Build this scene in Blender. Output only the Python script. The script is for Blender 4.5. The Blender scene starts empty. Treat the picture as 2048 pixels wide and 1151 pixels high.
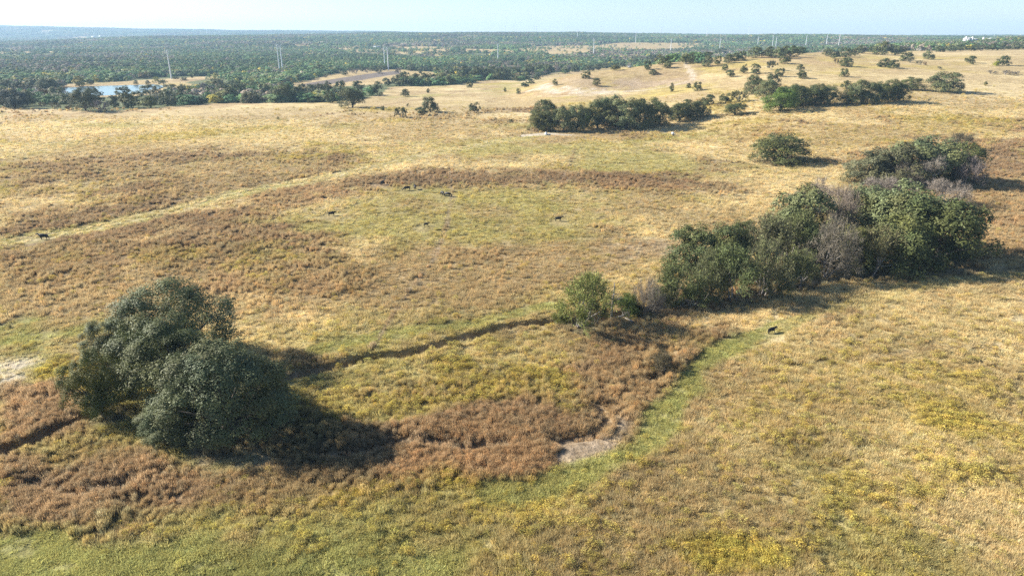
import bpy, math, random
import numpy as np
from mathutils import Vector

# ------------------------------------------------------------------ camera, world, sun
scene = bpy.context.scene
C = scene.collection
CAM_H = 50.0
PITCH = math.radians(20.3)
F = 1365.0                       # focal length in pixels of the 2048 px wide photograph
cd = bpy.data.cameras.new('camera'); cam = bpy.data.objects.new('camera', cd); C.objects.link(cam)
cam.location = (0, 0, CAM_H)
cam.rotation_euler = (math.pi / 2 - PITCH, 0, 0)
cd.sensor_width = 36; cd.lens = 36 * F / 2048
cd.clip_start = 0.5; cd.clip_end = 60000
scene.camera = cam

SUN_EL = math.radians(28); SUN_AZ = math.radians(-75)      # azimuth clockwise from +Y
world = bpy.data.worlds.new("World"); scene.world = world; world.use_nodes = True
wn = world.node_tree.nodes; wl = world.node_tree.links
sky = wn.new('ShaderNodeTexSky'); sky.sky_type = 'NISHITA'; sky.sun_disc = False
sky.sun_elevation = SUN_EL; sky.sun_rotation = SUN_AZ
sky.air_density = 0.9; sky.dust_density = 0.45; sky.ozone_density = 3.0; sky.altitude = 300
bg = wn['Background']; bg.inputs['Strength'].default_value = 0.064
wl.new(sky.outputs[0], bg.inputs['Color'])
sd = bpy.data.lights.new('sun', 'SUN'); sd.energy = 5.0; sd.angle = math.radians(0.53); sd.color = (1.0, 0.94, 0.83)
sun = bpy.data.objects.new('sun', sd); C.objects.link(sun)
sv = Vector((math.sin(SUN_AZ) * math.cos(SUN_EL), math.cos(SUN_AZ) * math.cos(SUN_EL), math.sin(SUN_EL)))
sun.rotation_euler = (-sv).to_track_quat('-Z', 'Y').to_euler()
sun.location = (0, 0, 200)
vs = scene.view_settings
vs.view_transform = 'Standard'; vs.look = 'None'; vs.gamma = 1; vs.use_curve_mapping = False
vs.exposure = 1.5
scene.cycles.max_bounces = 6; scene.cycles.diffuse_bounces = 1; scene.cycles.glossy_bounces = 2
scene.cycles.transmission_bounces = 2; scene.cycles.transparent_max_bounces = 4
scene.cycles.volume_bounces = 0
scene.cycles.use_denoising = False

rng = np.random.default_rng(7)
random.seed(7)

# ------------------------------------------------------------------ noise
def _h(ix, iy, seed):
    n = (ix.astype(np.int64) * 374761393 + iy.astype(np.int64) * 668265263 + seed * 2246822519) & 0xffffffff
    n = ((n ^ (n >> 13)) * 1274126177) & 0xffffffff
    n = ((n ^ (n >> 16)) * 2246822519) & 0xffffffff
    return ((n ^ (n >> 15)) & 0xffffff) / float(0xffffff)
def vnoise(x, y, seed=0):
    ix = np.floor(x); iy = np.floor(y); fx = x - ix; fy = y - iy
    fx = fx * fx * (3 - 2 * fx); fy = fy * fy * (3 - 2 * fy)
    a = _h(ix, iy, seed); b = _h(ix + 1, iy, seed); c = _h(ix, iy + 1, seed); d = _h(ix + 1, iy + 1, seed)
    return (a * (1 - fx) + b * fx) * (1 - fy) + (c * (1 - fx) + d * fx) * fy
def fbm(x, y, size, octv=4, seed=0, gain=0.5):
    s = 0; amp = 1; tot = 0; f = 1.0 / size
    for o in range(octv):
        s = s + amp * vnoise(x * f + 17.3 * o, y * f - 9.1 * o, seed + o * 31); tot += amp; amp *= gain; f *= 2.03
    return s / tot                                   # 0..1 mean .5
def sstep(a, b, x):
    t = np.clip((x - a) / (b - a), 0, 1); return t * t * (3 - 2 * t)

# ------------------------------------------------------------------ terrain height
# each bearing: (distance, height) knots; the bearing is given by its far pixel column
def ub(px): return (px - 1024) / 1455.0
COLS = [
 (-700, [(40,0),(500,0),(650,-3),(900,-6),(2400,0),(3500,14),(4500,5),(8000,150),(9500,140),(15000,60)]),
 (0,    [(40,0),(500,0),(650,-4),(900,-6),(2400,0),(3500,13),(4500,2),(6000,20),(8000,147),(9500,130),(15000,60)]),
 (230,  [(40,0),(500,0),(650,-4),(900,-6),(2400,3),(3500,36),(4500,15),(6000,30),(8000,115),(9500,110),(15000,60)]),
 (500,  [(40,0),(500,0),(650,-3),(950,-6),(2200,5),(3500,43),(4500,30),(6000,40),(8000,94),(9500,80),(15000,60)]),
 (750,  [(40,0),(500,0),(700,-2),(1200,-5),(1900,1),(2400,11),(3200,36),(4000,57),(5500,50),(8000,82),(15000,50)]),
 (1024, [(40,0),(500,0),(700,-2),(1200,-5),(1800,0),(2300,14),(3000,32),(4000,56),(6000,50),(15000,40)]),
 (1060, [(40,0),(520,0),(600,2),(640,5),(700,3),(900,-4),(1300,-4),(1900,6),(2600,16),(3000,30),(4000,56),(6000,48),(15000,40)]),
 (1160, [(40,0),(400,0),(560,3.5),(592,5),(620,11),(660,14.5),(690,15.5),(750,12),(900,-3),(1300,-3),(1900,7),(2600,16.5),(3000,29),(4000,57),(6000,48),(15000,40)]),
 (1300, [(40,0),(385,0),(500,5),(590,6.5),(640,12.5),(690,21),(740,22),(800,16),(950,4),(1300,-2),(1900,7),(2600,16.5),(3000,26),(4000,53),(6000,45),(15000,40)]),
 (1400, [(40,0),(385,0),(500,8),(590,13),(660,20),(720,26),(800,26),(1000,8),(1400,2),(1900,7),(2600,16),(3400,44),(5000,42),(15000,36)]),
 (1550, [(40,0),(280,0),(330,2),(400,7),(500,13),(600,21),(700,28),(800,31),(900,30),(1050,20),(1300,10),(2000,10),(2400,20),(3100,43),(5000,38),(15000,36)]),
 (1650, [(40,0),(280,1),(400,9),(500,14.5),(600,21),(700,27),(850,30.5),(1000,28),(1300,16),(1800,17),(2250,16),(2600,30),(3100,43),(5000,38),(15000,36)]),
 (1800, [(40,0),(280,2),(400,10),(500,15),(600,21),(700,25.5),(900,30),(1100,31),(1500,24),(2200,22),(3000,39),(5000,34),(15000,36)]),
 (2048, [(40,0),(280,3),(400,9.5),(500,14),(600,20),(700,25),(900,30),(1100,32),(1400,39),(1900,40),(3000,34),(9000,38),(15000,38)]),
 (2700, [(40,0),(280,3),(400,9.5),(500,14),(700,24),(1000,30),(1400,38),(3000,40),(9000,38),(15000,38)]),
]
LN = np.linspace(math.log(40), math.log(15000), 420)
_tab = np.array([np.interp(LN, [math.log(a) for a, _ in k], [b for _, b in k]) for _, k in COLS])
_k = np.exp(-np.linspace(-2, 2, 9) ** 2); _k /= _k.sum()
_tab = np.array([np.convolve(np.pad(r, 4, mode='edge'), _k, 'valid') for r in _tab])
UU = np.linspace(ub(-700), ub(2700), 900)
_cu = np.array([ub(c) for c, _ in COLS])
_full = np.array([np.interp(UU, _cu, _tab[:, j]) for j in range(len(LN))]).T
_k2 = np.exp(-np.linspace(-2, 2, 25) ** 2); _k2 /= _k2.sum()
_full = np.array([np.convolve(np.pad(_full[:, j], 12, mode='edge'), _k2, 'valid') for j in range(len(LN))]).T
def bil(x, y):
    yy = np.maximum(y, 41.0)
    u = np.clip((x / yy - UU[0]) / (UU[1] - UU[0]), 0, len(UU) - 1.001)
    s = np.clip((np.log(yy) - LN[0]) / (LN[1] - LN[0]), 0, len(LN) - 1.001)
    i = u.astype(int); j = s.astype(int); fu = u - i; fs = s - j
    return (_full[i, j] * (1 - fu) + _full[i + 1, j] * fu) * (1 - fs) + (_full[i, j + 1] * (1 - fu) + _full[i + 1, j + 1] * fu) * fs
def base_h(x, y):
    x = np.asarray(x, float); y = np.asarray(y, float)
    h = bil(x, y)
    roll = sstep(900, 3000, y)
    h = h + (fbm(x, y, 420, 3, 5) - .5) * 16 * roll * sstep(0, 1, 0.4 + roll)
    h = h + (fbm(x, y, 70, 3, 9) - .5) * 1.3 * sstep(60, 250, y) * (1 - .5 * sstep(700, 900, y))
    return h

cp, sp = math.cos(PITCH), math.sin(PITCH)
def proj(x, y, z):
    dz = z - CAM_H; zc = y * cp - dz * sp; up = y * sp + dz * cp
    zc = np.maximum(zc, 1e-3)
    return 1024 + F * x / zc, 575.5 - F * up / zc, zc
_Y = np.exp(np.linspace(math.log(30), math.log(14000), 1500))
def ground_at(px, py, hf=base_h):
    "the point of the ground seen at a pixel of the photograph"
    u = (px - 1024) / F; v = (575.5 - py) / F
    d = np.array([u, cp + v * sp, -sp + v * cp])
    t = _Y / d[1]
    X = u * t; Z = CAM_H + d[2] * t
    hh = hf(X, _Y); below = Z <= hh
    if not below.any(): i = len(_Y) - 2
    else: i = max(int(np.argmax(below)), 1)
    a = Z[i - 1] - hh[i - 1]; b = Z[i] - hh[i]
    k = a / (a - b) if a != b else 0
    k = min(max(k, 0), 1)
    tt = t[i - 1] * (1 - k) + t[i] * k
    return Vector((u * tt, d[1] * tt, float(hf(np.array([u * tt]), np.array([d[1] * tt]))[0])))

# polygons and lines given by pixels become ground polygons (x/y, ln y) and ground lines (x, y)
def gpoly(pts):
    out = []
    for a in pts:
        p = ground_at(*a); out.append((p.x / p.y, math.log(p.y)))
    return np.array(out)
def gline(pts):
    return np.array([ground_at(*a).xy[:] for a in pts])
def poly_sd(P, x, y):
    "signed distance to polygon, negative inside"
    d = np.full(x.shape, 1e9); inside = np.zeros(x.shape, bool)
    n = len(P)
    for i in range(n):
        ax, ay = P[i]; bx, by = P[(i + 1) % n]
        ex, ey = bx - ax, by - ay
        t = np.clip(((x - ax) * ex + (y - ay) * ey) / (ex * ex + ey * ey + 1e-12), 0, 1)
        d = np.minimum(d, (x - ax - ex * t) ** 2 + (y - ay - ey * t) ** 2)
        if ay != by:
            c = ((ay > y) != (by > y)) & (x < ex * (y - ay) / (by - ay) + ax)
            inside ^= c
    d = np.sqrt(d)
    return np.where(inside, -d, d)
def line_d(L, x, y):
    d = np.full(x.shape, 1e9); par = np.zeros(x.shape); side = np.zeros(x.shape)
    for i in range(len(L) - 1):
        ax, ay = L[i]; bx, by = L[i + 1]; ex, ey = bx - ax, by - ay
        t = np.clip(((x - ax) * ex + (y - ay) * ey) / (ex * ex + ey * ey + 1e-12), 0, 1)
        q = (x - ax - ex * t) ** 2 + (y - ay - ey * t) ** 2
        m = q < d; d = np.where(m, q, d); par = np.where(m, i + t, par)
        side = np.where(m, np.sign(ex * (y - ay) - ey * (x - ax)), side)
    return np.sqrt(d), par, side

# creek bed and erosion ledges
CREEK = gline([(-60,915),(0,905),(70,880),(150,845),(230,800),(420,780),(580,752),(650,735),(720,716),(800,709),(860,696),(930,672),(1010,652),(1100,641),(1180,640),(1260,622),(1380,606),(1500,590),(1600,572),(1700,556),(1800,548),(1900,545),(2060,533)])
CREEK2 = [gline(p) for p in ([(640,905),(720,905),(790,885),(850,882),(930,892),(1010,889)], [(1195,815),(1215,845),(1180,870),(1110,880)], [(1330,700),(1345,735),(1300,760)], [(60,960),(150,985),(260,965)])]
POND_PTS = [(95,186),(128,176),(200,172.5),(260,171),(310,170),(325,173),(300,181),(250,187),(170,190)]
POND = gline(POND_PTS); POND_Z = -5.2
def height(x, y):
    x = np.asarray(x, float); y = np.asarray(y, float)
    h = base_h(x, y)
    near = (y < 330) & (y > 35)
    if near.any():
        xn, yn = x[near], y[near]
        wob = (fbm(xn, yn, 5, 3, 77) - .5) * 3.0
        d, par, side = line_d(CREEK, xn, yn)
        w = 0.75 + 0.6 * vnoise(par * 1.7, par * 0 + 3, 4)
        g = 1 - sstep(w * .7, w + .55, d + wob * .22)
        dep = 1.6 + 0.9 * vnoise(par * 2.3, par * 0 + 8, 6)
        dh = -g * dep
        for L in CREEK2:
            d2, p2, s2 = line_d(L, xn, yn)
            dh = np.minimum(dh, -(1 - sstep(.2, 1.9, d2 + wob * .5)) * .8)
        dh = dh + (fbm(xn, yn, 9, 4, 21) - .5) * .7 + (fbm(xn, yn, 1.6, 2, 23) - .5) * .16
        h[near] += dh
    far = (y > 600) & (y < 1000)
    if far.any():
        d = poly_sd(POND, x[far], y[far])
        k = 1 - sstep(0, 28, d)
        h[far] = h[far] * (1 - k) + k * (POND_Z - .8 + np.clip(d + 2, 0, 30) * .06)
    return h
def gz(x, y): return float(height(np.array([x]), np.array([y]))[0])
def at(px, py):
    p = ground_at(px, py); p.z = gz(p.x, p.y); return p

# ------------------------------------------------------------------ ground cover map
CL = ['green', 'yellowgreen', 'straw', 'tan', 'gold', 'brown', 'rust', 'soil', 'chalk', 'plough', 'floor']
PAL = np.array([(.275,.280,.105), (.330,.295,.120), (.520,.425,.245), (.352,.270,.150), (.375,.305,.090),
                (.250,.182,.115), (.345,.236,.138), (.360,.285,.205), (.540,.490,.410), (.160,.135,.120), (.095,.11,.055)])
def mixd(**k):
    v = np.full(len(CL), 1e-9)
    for n, w in k.items(): v[CL.index(n)] = w
    return v / v.sum()
BASE = mixd(tan=.45, straw=.28, yellowgreen=.14, brown=.08, gold=.05)
LAYERS = [  # (pixel polygon, mix, strength, softness)
 ([(0,214),(500,203),(1000,190),(1035,262),(1000,278),(700,292),(400,300),(0,332)], mixd(straw=.62, tan=.30, yellowgreen=.06, gold=.02), 1, .05),
 ([(350,225),(560,222),(620,235),(500,262),(300,262)], mixd(tan=.3, yellowgreen=.4, straw=.3), .6, .08),
 ([(620,225),(1050,190),(1060,240),(900,262),(700,262)], mixd(tan=.55, gold=.2, straw=.2, brown=.1), .8, .08),
 ([(0,330),(400,300),(760,308),(720,345),(500,382),(330,428),(140,465),(0,480)], mixd(brown=.88, tan=.14, gold=.04), 1, .03),
 ([(0,395),(130,380),(230,392),(160,412),(0,425)], mixd(straw=.8, tan=.2), .9, .05),
 ([(180,350),(560,318),(600,332),(250,372)], mixd(straw=.4, tan=.3, yellowgreen=.3), .7, .06),
 ([(700,288),(1000,282),(940,300),(730,312)], mixd(gold=.4, yellowgreen=.4, straw=.3), .8, .05),
 ([(330,440),(650,362),(870,335),(1250,342),(1560,362),(1480,392),(1100,376),(760,382),(520,445),(250,482),(0,500),(0,482)], mixd(brown=.85, tan=.1, rust=.08), 1, .03),
 ([(1000,286),(1350,285),(1600,350),(1500,362),(1200,335),(900,332)], mixd(yellowgreen=.42, straw=.4, tan=.15, brown=.05), .9, .05),
 ([(470,455),(760,385),(1100,380),(1400,392),(1470,440),(1330,470),(1000,490),(700,500)], mixd(yellowgreen=.5, straw=.2, gold=.18, tan=.14, brown=.06), 1, .04),
 ([(1180,400),(1440,400),(1500,420),(1340,470),(1180,450)], mixd(straw=.4, tan=.35, brown=.2, rust=.05), .8, .05),
 ([(0,498),(260,482),(560,448),(720,505),(700,590),(560,640),(440,610),(300,545),(160,650),(0,655)], mixd(brown=.72, tan=.12, gold=.04, rust=.16), 1, .04),
 ([(140,505),(500,500),(620,515),(600,535),(300,530)], mixd(gold=.5, yellowgreen=.2, brown=.3), .9, .05),
 ([(0,590),(150,580),(230,595),(160,650),(0,650)], mixd(tan=.6, straw=.2, rust=.2), .8, .06),
 ([(450,545),(760,500),(1000,485),(1330,480),(1330,520),(1080,600),(800,632),(450,640)], mixd(tan=.50, rust=.24, straw=.06, yellowgreen=.10, brown=.14), 1, .05),
 ([(560,520),(760,505),(740,545),(560,550)], mixd(gold=.5, brown=.3, yellowgreen=.2), .8, .06),
 ([(1050,560),(1180,515),(1340,482),(1440,470),(1390,512),(1200,548)], mixd(soil=.45, tan=.5, straw=.1), .85, .05),
 ([(1080,600),(1300,525),(1400,500),(1380,540),(1100,620)], mixd(straw=.7, gold=.2, yellowgreen=.1), .8, .05),
 ([(430,645),(800,632),(1080,600),(1110,630),(900,665),(700,712),(600,728),(500,705)], mixd(yellowgreen=.55, straw=.2, gold=.14, tan=.1), 1, .04),
 ([(0,655),(180,645),(230,700),(120,745),(0,790)], mixd(green=.4, yellowgreen=.4, tan=.2), 1, .04),
 ([(0,712),(90,712),(60,760),(0,800)], mixd(chalk=.45, straw=.4, soil=.2), .9, .04),
 ([(540,715),(700,720),(600,745),(560,742)], mixd(brown=.6, tan=.3, gold=.1), .9, .03),
 ([(600,800),(620,755),(860,705),(1100,655),(1150,690),(1150,780),(1000,830),(700,860)], mixd(tan=.42, yellowgreen=.22, gold=.16, straw=.2), 1, .03),
 ([(930,700),(1060,680),(1090,720),(960,755)], mixd(straw=.85, yellowgreen=.15), .9, .05),
 ([(600,790),(1050,740),(1130,790),(900,835),(640,840)], mixd(gold=.34, brown=.26, tan=.35), .8, .05),
 ([(700,862),(900,826),(1130,805),(1165,690),(1245,650),(1500,640),(1440,705),(1372,780),(1335,850),(1200,935),(1040,975),(800,985),(560,985),(640,900)], mixd(rust=.88, brown=.12, tan=.06), 1, .025),
 ([(560,845),(640,815),(770,850),(800,930),(700,990),(520,985)], mixd(brown=.8, floor=.25), .9, .02),
 ([(1280,690),(1360,660),(1440,680),(1330,760)], mixd(gold=.3, rust=.3, tan=.25, green=.12), .8, .04),
 ([(1560,560),(2048,540),(2048,520),(1900,500),(1300,600),(1200,640),(1330,650),(1500,628)], mixd(brown=.6, rust=.35, tan=.1), 1, .03),
 ([(0,800),(150,745),(215,850),(330,930),(520,940),(700,1000),(540,1040),(300,1042),(0,1052)], mixd(rust=.52, brown=.42, tan=.1), 1, .025),
 ([(0,800),(150,745),(200,840),(60,900),(0,912)], mixd(brown=.9, rust=.1), 1, .02),
 ([(60,905),(240,838),(330,880),(250,925),(130,930)], mixd(yellowgreen=.5, tan=.3, brown=.3), .8, .03),
 ([(150,975),(300,955),(330,985),(200,1005)], mixd(soil=.5, rust=.5), .7, .03),
 ([(350,880),(480,900),(560,930),(500,960),(360,950)], mixd(soil=.5, green=.4), 1, .03),
 ([(480,965),(700,985),(960,945),(1000,1002),(760,1030),(540,1045),(430,1040)], mixd(brown=.4, tan=.4, gold=.2), 1, .025),
 ([(-300,1056),(300,1046),(560,1050),(800,1035),(1010,1000),(1060,1060),(900,1300),(-300,1300)], mixd(yellowgreen=.62, green=.22, straw=.14), 1, .05),
 ([(1110,945),(1105,880),(1200,855),(1215,812),(1250,830),(1245,890),(1180,935)], mixd(soil=.9, tan=.1), 1, .01),
 ([(900,1005),(1080,985),(1300,920),(1500,780),(1700,640),(2200,540),(2300,1300),(880,1300)], mixd(straw=.42, tan=.26, yellowgreen=.24, gold=.10), 1, .07),
 ([(1650,640),(1800,590),(2100,545),(2100,640),(1850,640)], mixd(straw=.75, tan=.2, yellowgreen=.1), .9, .06),
 ([(1400,760),(1560,730),(1900,780),(2048,860),(2048,1010),(1850,1000),(1700,1010),(1700,900),(1450,860)], mixd(gold=.42, straw=.22, yellowgreen=.22, tan=.2), .9, .08),
 ([(1370,1080),(1480,1055),(1560,1100),(1500,1130),(1400,1120)], mixd(gold=.9, yellowgreen=.1), .9, .03),
 ([(1700,960),(1850,930),(2010,950),(1900,1010),(1720,1030)], mixd(gold=.85, straw=.15), .9, .03),
 ([(1820,1000),(2100,1010),(2100,1160),(1900,1160)], mixd(straw=.6, tan=.4), .8, .06),
 ([(1700,740),(2048,700),(2048,840),(1950,850)], mixd(tan=.5, straw=.3, gold=.2), .7, .08),
 ([(1490,660),(1700,600),(1900,640),(1900,760),(1500,760)], mixd(straw=.35, yellowgreen=.25, gold=.25, tan=.2), .8, .08),
 ([(1180,1000),(1400,960),(1480,1010),(1300,1060)], mixd(tan=.6, straw=.4), .7, .05),
 ([(950,1010),(1180,1000),(1190,1050),(1050,1060)], mixd(straw=.9, gold=.1), .95, .02),
 # right middle distance
 ([(1450,262),(2100,235),(2100,330),(1960,330),(1650,330),(1500,330),(1350,290)], mixd(gold=.42, straw=.25, tan=.3, rust=.08), 1, .05),
 ([(1850,300),(2100,262),(2100,530),(1900,520),(1940,420),(1700,320)], mixd(rust=.45, brown=.45, tan=.12), 1, .05),
 ([(1950,330),(2100,320),(2100,360),(1960,350)], mixd(brown=.9, rust=.1), .8, .03),
 ([(1500,330),(1720,340),(1700,380),(1550,400),(1350,460),(1480,400)], mixd(straw=.5, tan=.3, yellowgreen=.2), .8, .05),
 ([(1350,270),(1500,262),(1500,285),(1380,282)], mixd(rust=.4, tan=.6), .7, .04),
 ([(1330,206),(2100,200),(2100,240),(1450,262),(1330,250)], mixd(straw=.3, tan=.38, gold=.26, rust=.06), 1, .05),
 ([(1330,120),(2100,92),(2100,205),(1400,205),(1380,170)], mixd(tan=.44, gold=.34, straw=.26, rust=.05), 1, .05),
 ([(1380,175),(1560,185),(1540,205),(1400,205)], mixd(straw=.7, gold=.3), .8, .06),
 ([(1850,140),(2100,150),(2100,205),(1900,185),(1780,150)], mixd(straw=.8, tan=.2), .9, .06),
 ([(1800,100),(2100,93),(2100,112),(1800,112)], mixd(straw=.8, tan=.2), .9, .04),
 ([(1000,190),(1330,186),(1420,180),(1400,205),(1050,215),(1000,208)], mixd(tan=.5, straw=.25, gold=.2, rust=.1), 1, .05),
 ([(1050,185),(1200,190),(1240,192),(1060,195),(1000,192)], mixd(rust=.4, tan=.5, soil=.2), .9, .03),
 ([(1060,180),(1130,150),(1240,128),(1380,126),(1375,165),(1250,182),(1130,184)], mixd(tan=.55, gold=.3, soil=.12, brown=.12), 1, .02),
 ([(1160,170),(1260,162),(1375,155),(1370,166),(1250,178),(1180,180)], mixd(soil=.4, brown=.3, tan=.3), .9, .02),
 ([(1065,180),(1085,170),(1110,174),(1140,180),(1190,181),(1240,180),(1255,183),(1200,187),(1120,186)], mixd(chalk=.6, soil=.3, tan=.2), 1, .008),
 # valley
 ([(0,213),(250,216),(420,206),(520,208),(300,224),(100,232),(0,234)], mixd(rust=.4, tan=.5, straw=.2), .9, .02),
 ([(545,172),(600,158),(700,141),(800,139),(890,146),(870,151),(800,152),(770,168),(600,178)], mixd(tan=.4, straw=.3, gold=.2), 1, .01),
 ([(600,170),(700,154),(790,142.5),(800,147),(720,160),(630,172)], mixd(plough=1), 1, .006),
 ([(1600,99),(1700,89),(1730,92),(1720,104),(1600,106)], mixd(straw=.8, tan=.3), 1, .02),
 ([(1630,98),(1740,94),(1720,104),(1640,104)], mixd(rust=.3, tan=.6), .8, .02),
]
OPEN = {  # clearings in the woods, as seen from above the canopy in front of them
 'meadow': [(560,172),(620,158),(700,140),(800,139),(885,146),(870,151),(800,153),(770,168),(600,178)],
 'bank': [(128,176),(126,168),(230,163),(330,158),(450,150),(455,155),(380,163),(350,174),(310,182),(250,190),(110,190)],
 'pale_field': [(-60,97),(0,99),(130,102),(110,106),(60,106),(0,108),(-60,108)],
 'strip': [(177,117),(228,118),(226,122),(178,121)],
 'slope_a': [(572,87),(640,83),(646,91),(655,96),(600,92)],
 'slope_b': [(650,92),(690,90),(800,91),(905,95),(900,103),(880,112),(845,111),(800,108),(715,105),(690,100)],
 'slope_c': [(900,97),(1000,99),(1055,102),(1010,106),(930,104)],
 'pole_field': [(1600,100),(1700,89),(1730,92),(1722,104),(1600,108)],
 'track': [(860,76),(866,77),(885,87),(878,88)],
 'quarry': [(122,74),(165,72.5),(182,77),(150,76.5)],
 'quarry_b': [(78,61),(108,61),(106,63),(88,66)],
 'gap': [(1105,98),(1180,97),(1170,106),(1090,107)],
 'gap_b': [(1230,87),(1290,85),(1385,90),(1330,93),(1240,93)],
}
SPARSE = [(1020,99),(1080,92),(1190,91),(1240,85),(1400,86),(1430,94),(1345,104),(1200,104),(1110,109),(1060,106)]
EDGE = [(-80,217),(0,216),(100,218),(200,224),(300,217),(400,208),(470,205),(620,206),(700,200),(760,190),(780,174),(900,170),(985,159),(1020,160),(1040,163),(1100,147),(1170,141),(1250,131),(1330,127),(1375,122),(1400,125),(1450,113),(1600,108),(1730,104),(1900,101),(2120,96)]
GP = [(gpoly(p), m, a, s) for p, m, a, s in LAYERS]
TRACKS = [  # (line, half width m, mix, strength)
 (gline([(900,335),(905,400),(890,450),(860,530)]), .6, mixd(brown=.6, soil=.4), .6),
 (gline([(1150,300),(1130,345),(1120,380)]), .6, mixd(brown=.7, soil=.3), .6),
 (gline([(330,550),(470,560),(450,600),(380,690)]), .5, mixd(brown=.6, soil=.4), .5),
 (gline([(1700,720),(1850,700),(2048,690)]), .8, mixd(soil=.5, tan=.5), .5),
 (gline([(1350,290),(1500,300),(1700,300),(2048,270)]), 1.3, mixd(straw=.8, tan=.2), .7),
 (gline([(0,262),(300,250),(620,232)]), 1.3, mixd(tan=.5, yellowgreen=.5), .7),
 (gline([(-60,495),(0,487),(150,462),(330,425),(500,382),(700,345),(850,311),(1000,283),(1095,268)]), 5.2, mixd(yellowgreen=.55, straw=.4, green=.2), 1),
 (gline([(640,700),(760,672),(950,645),(1100,612)]), 2.0, mixd(green=.6, yellowgreen=.4), .8),
 (gline([(1000,985),(1080,972),(1180,945),(1290,890),(1350,800),(1400,730),(1480,680),(1560,652),(1620,634)]), 2.5, mixd(green=.5, yellowgreen=.5), .95),
 (gline([(1540,665),(1620,634),(1700,610),(1800,582),(1920,560),(2060,548)]), 2.0, mixd(straw=.4, yellowgreen=.5, green=.1), .8),
 (gline([(-60,492),(0,484),(150,459),(330,422),(500,379),(700,342),(850,308.5),(1000,281)]), .7, mixd(chalk=.3, straw=.6), .8),
 (gline([(-60,499),(0,491),(150,466),(330,428.5),(500,385),(700,348),(850,313.5),(1000,285)]), .7, mixd(chalk=.3, straw=.6), .8),
 (gline([(0,690),(120,668),(260,650)]), 3.0, mixd(green=.7, yellowgreen=.3), .7),
 (gline([(1330,262),(1400,285),(1500,325),(1600,352),(1680,368)]), 2.2, mixd(straw=1), .7),
 (gline([(1240,184),(1340,172),(1388,160),(1384,145),(1372,130),(1374,120)]), 2.2, mixd(chalk=.5, soil=.3, tan=.2), .9),
 (gline([(1100,193),(1180,191),(1240,184)]), 2.5, mixd(straw=.7, chalk=.3), .7),
 (gline([(1050,272),(1092,268),(1140,270)]), 4.0, mixd(chalk=.7, soil=.3), .95),
 (gline([(900,440),(870,520),(820,580),(780,640),(745,700)]), .45, mixd(brown=.6, soil=.4), .8),
 (gline([(1140,275),(1400,300),(1560,330)]), 1.2, mixd(straw=.7, soil=.3), .5),
 (gline([(640,232),(800,205),(950,178),(1040,168)]), 1.4, mixd(brown=.6, rust=.4), .8),
]
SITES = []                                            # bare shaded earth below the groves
def cover(x, y):
    n = len(x); yy = np.maximum(y, 30.0)
    wx = x + (fbm(x, y, 14, 3, 50) - .5) * 9 * np.clip(yy / 200, .5, 3)
    wy = y + (fbm(x, y, 14, 3, 51) - .5) * 12 * np.clip(yy / 200, .5, 3)
    qx = wx / np.maximum(wy, 25.0); qy = np.log(np.maximum(wy, 25.0))
    fields = np.stack([fbm(x, y, 46, 6, 100 + 7 * i, .62) - .5 for i in range(len(CL))], 1)
    def soft(m):
        s = np.log(m)[None, :] + 22.0 * fields; s -= s.max(1, keepdims=True)
        e = np.exp(s * 1.1); return e / e.sum(1, keepdims=True)
    W = soft(BASE)
    rag = (fbm(x, y, 7, 4, 60) - .5)
    for P, m, a, s in GP:
        lo = P.min(0) - s * 5 - .05; hi = P.max(0) + s * 5 + .05
        idx = np.where((qx > lo[0]) & (qx < hi[0]) & (qy > lo[1]) & (qy < hi[1]))[0]
        if len(idx) == 0: continue
        d = poly_sd(P, qx[idx], qy[idx]) + rag[idx] * s * 5
        al = a * (1 - sstep(-s * 1.2, s * 1.2, d))
        k = al > .002; idx = idx[k]; al = al[k][:, None]
        s_ = np.log(m)[None, :] + 22.0 * fields[idx]; s_ -= s_.max(1, keepdims=True)
        e = np.exp(s_ * 1.1); e /= e.sum(1, keepdims=True); e = .62 * e + .38 * m[None]
        W[idx] = W[idx] * (1 - al) + e * al
    for L, hw, m, a in TRACKS:
        lo = L.min(0) - 15; hi = L.max(0) + 15
        idx = np.where((x > lo[0]) & (x < hi[0]) & (y > lo[1]) & (y < hi[1]))[0]
        if len(idx) == 0: continue
        d, p, s2 = line_d(L, x[idx], y[idx])
        al = a * (1 - sstep(hw * .55, hw * 1.35, d + rag[idx] * hw * 1.6))
        s_ = np.log(m)[None, :] + 22.0 * fields[idx]; s_ -= s_.max(1, keepdims=True)
        e = np.exp(s_ * 1.1); e /= e.sum(1, keepdims=True); e = 0.35 * e + .65 * m[None]
        W[idx] = W[idx] * (1 - al[:, None]) + e * al[:, None]
    # creek bed
    idx = np.where((y < 330) & (y > 35))[0]
    if len(idx):
        d, p, s2 = line_d(CREEK, x[idx], y[idx])
        al = (1 - sstep(.7, 1.5, d + rag[idx] * 1.5)) * .9
        W[idx] = W[idx] * (1 - al[:, None]) + mixd(soil=.95, brown=.05)[None] * al[:, None]
        for L in CREEK2:
            d, p, s2 = line_d(L, x[idx], y[idx])
            al = (1 - sstep(.5, 1.4, d + rag[idx] * 2)) * .8
            W[idx] = W[idx] * (1 - al[:, None]) + mixd(soil=.8, brown=.2)[None] * al[:, None]
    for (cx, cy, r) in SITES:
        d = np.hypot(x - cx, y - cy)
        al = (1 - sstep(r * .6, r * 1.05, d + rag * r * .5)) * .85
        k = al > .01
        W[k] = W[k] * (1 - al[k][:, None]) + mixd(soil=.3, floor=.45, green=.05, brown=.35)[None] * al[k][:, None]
    return W

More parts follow.
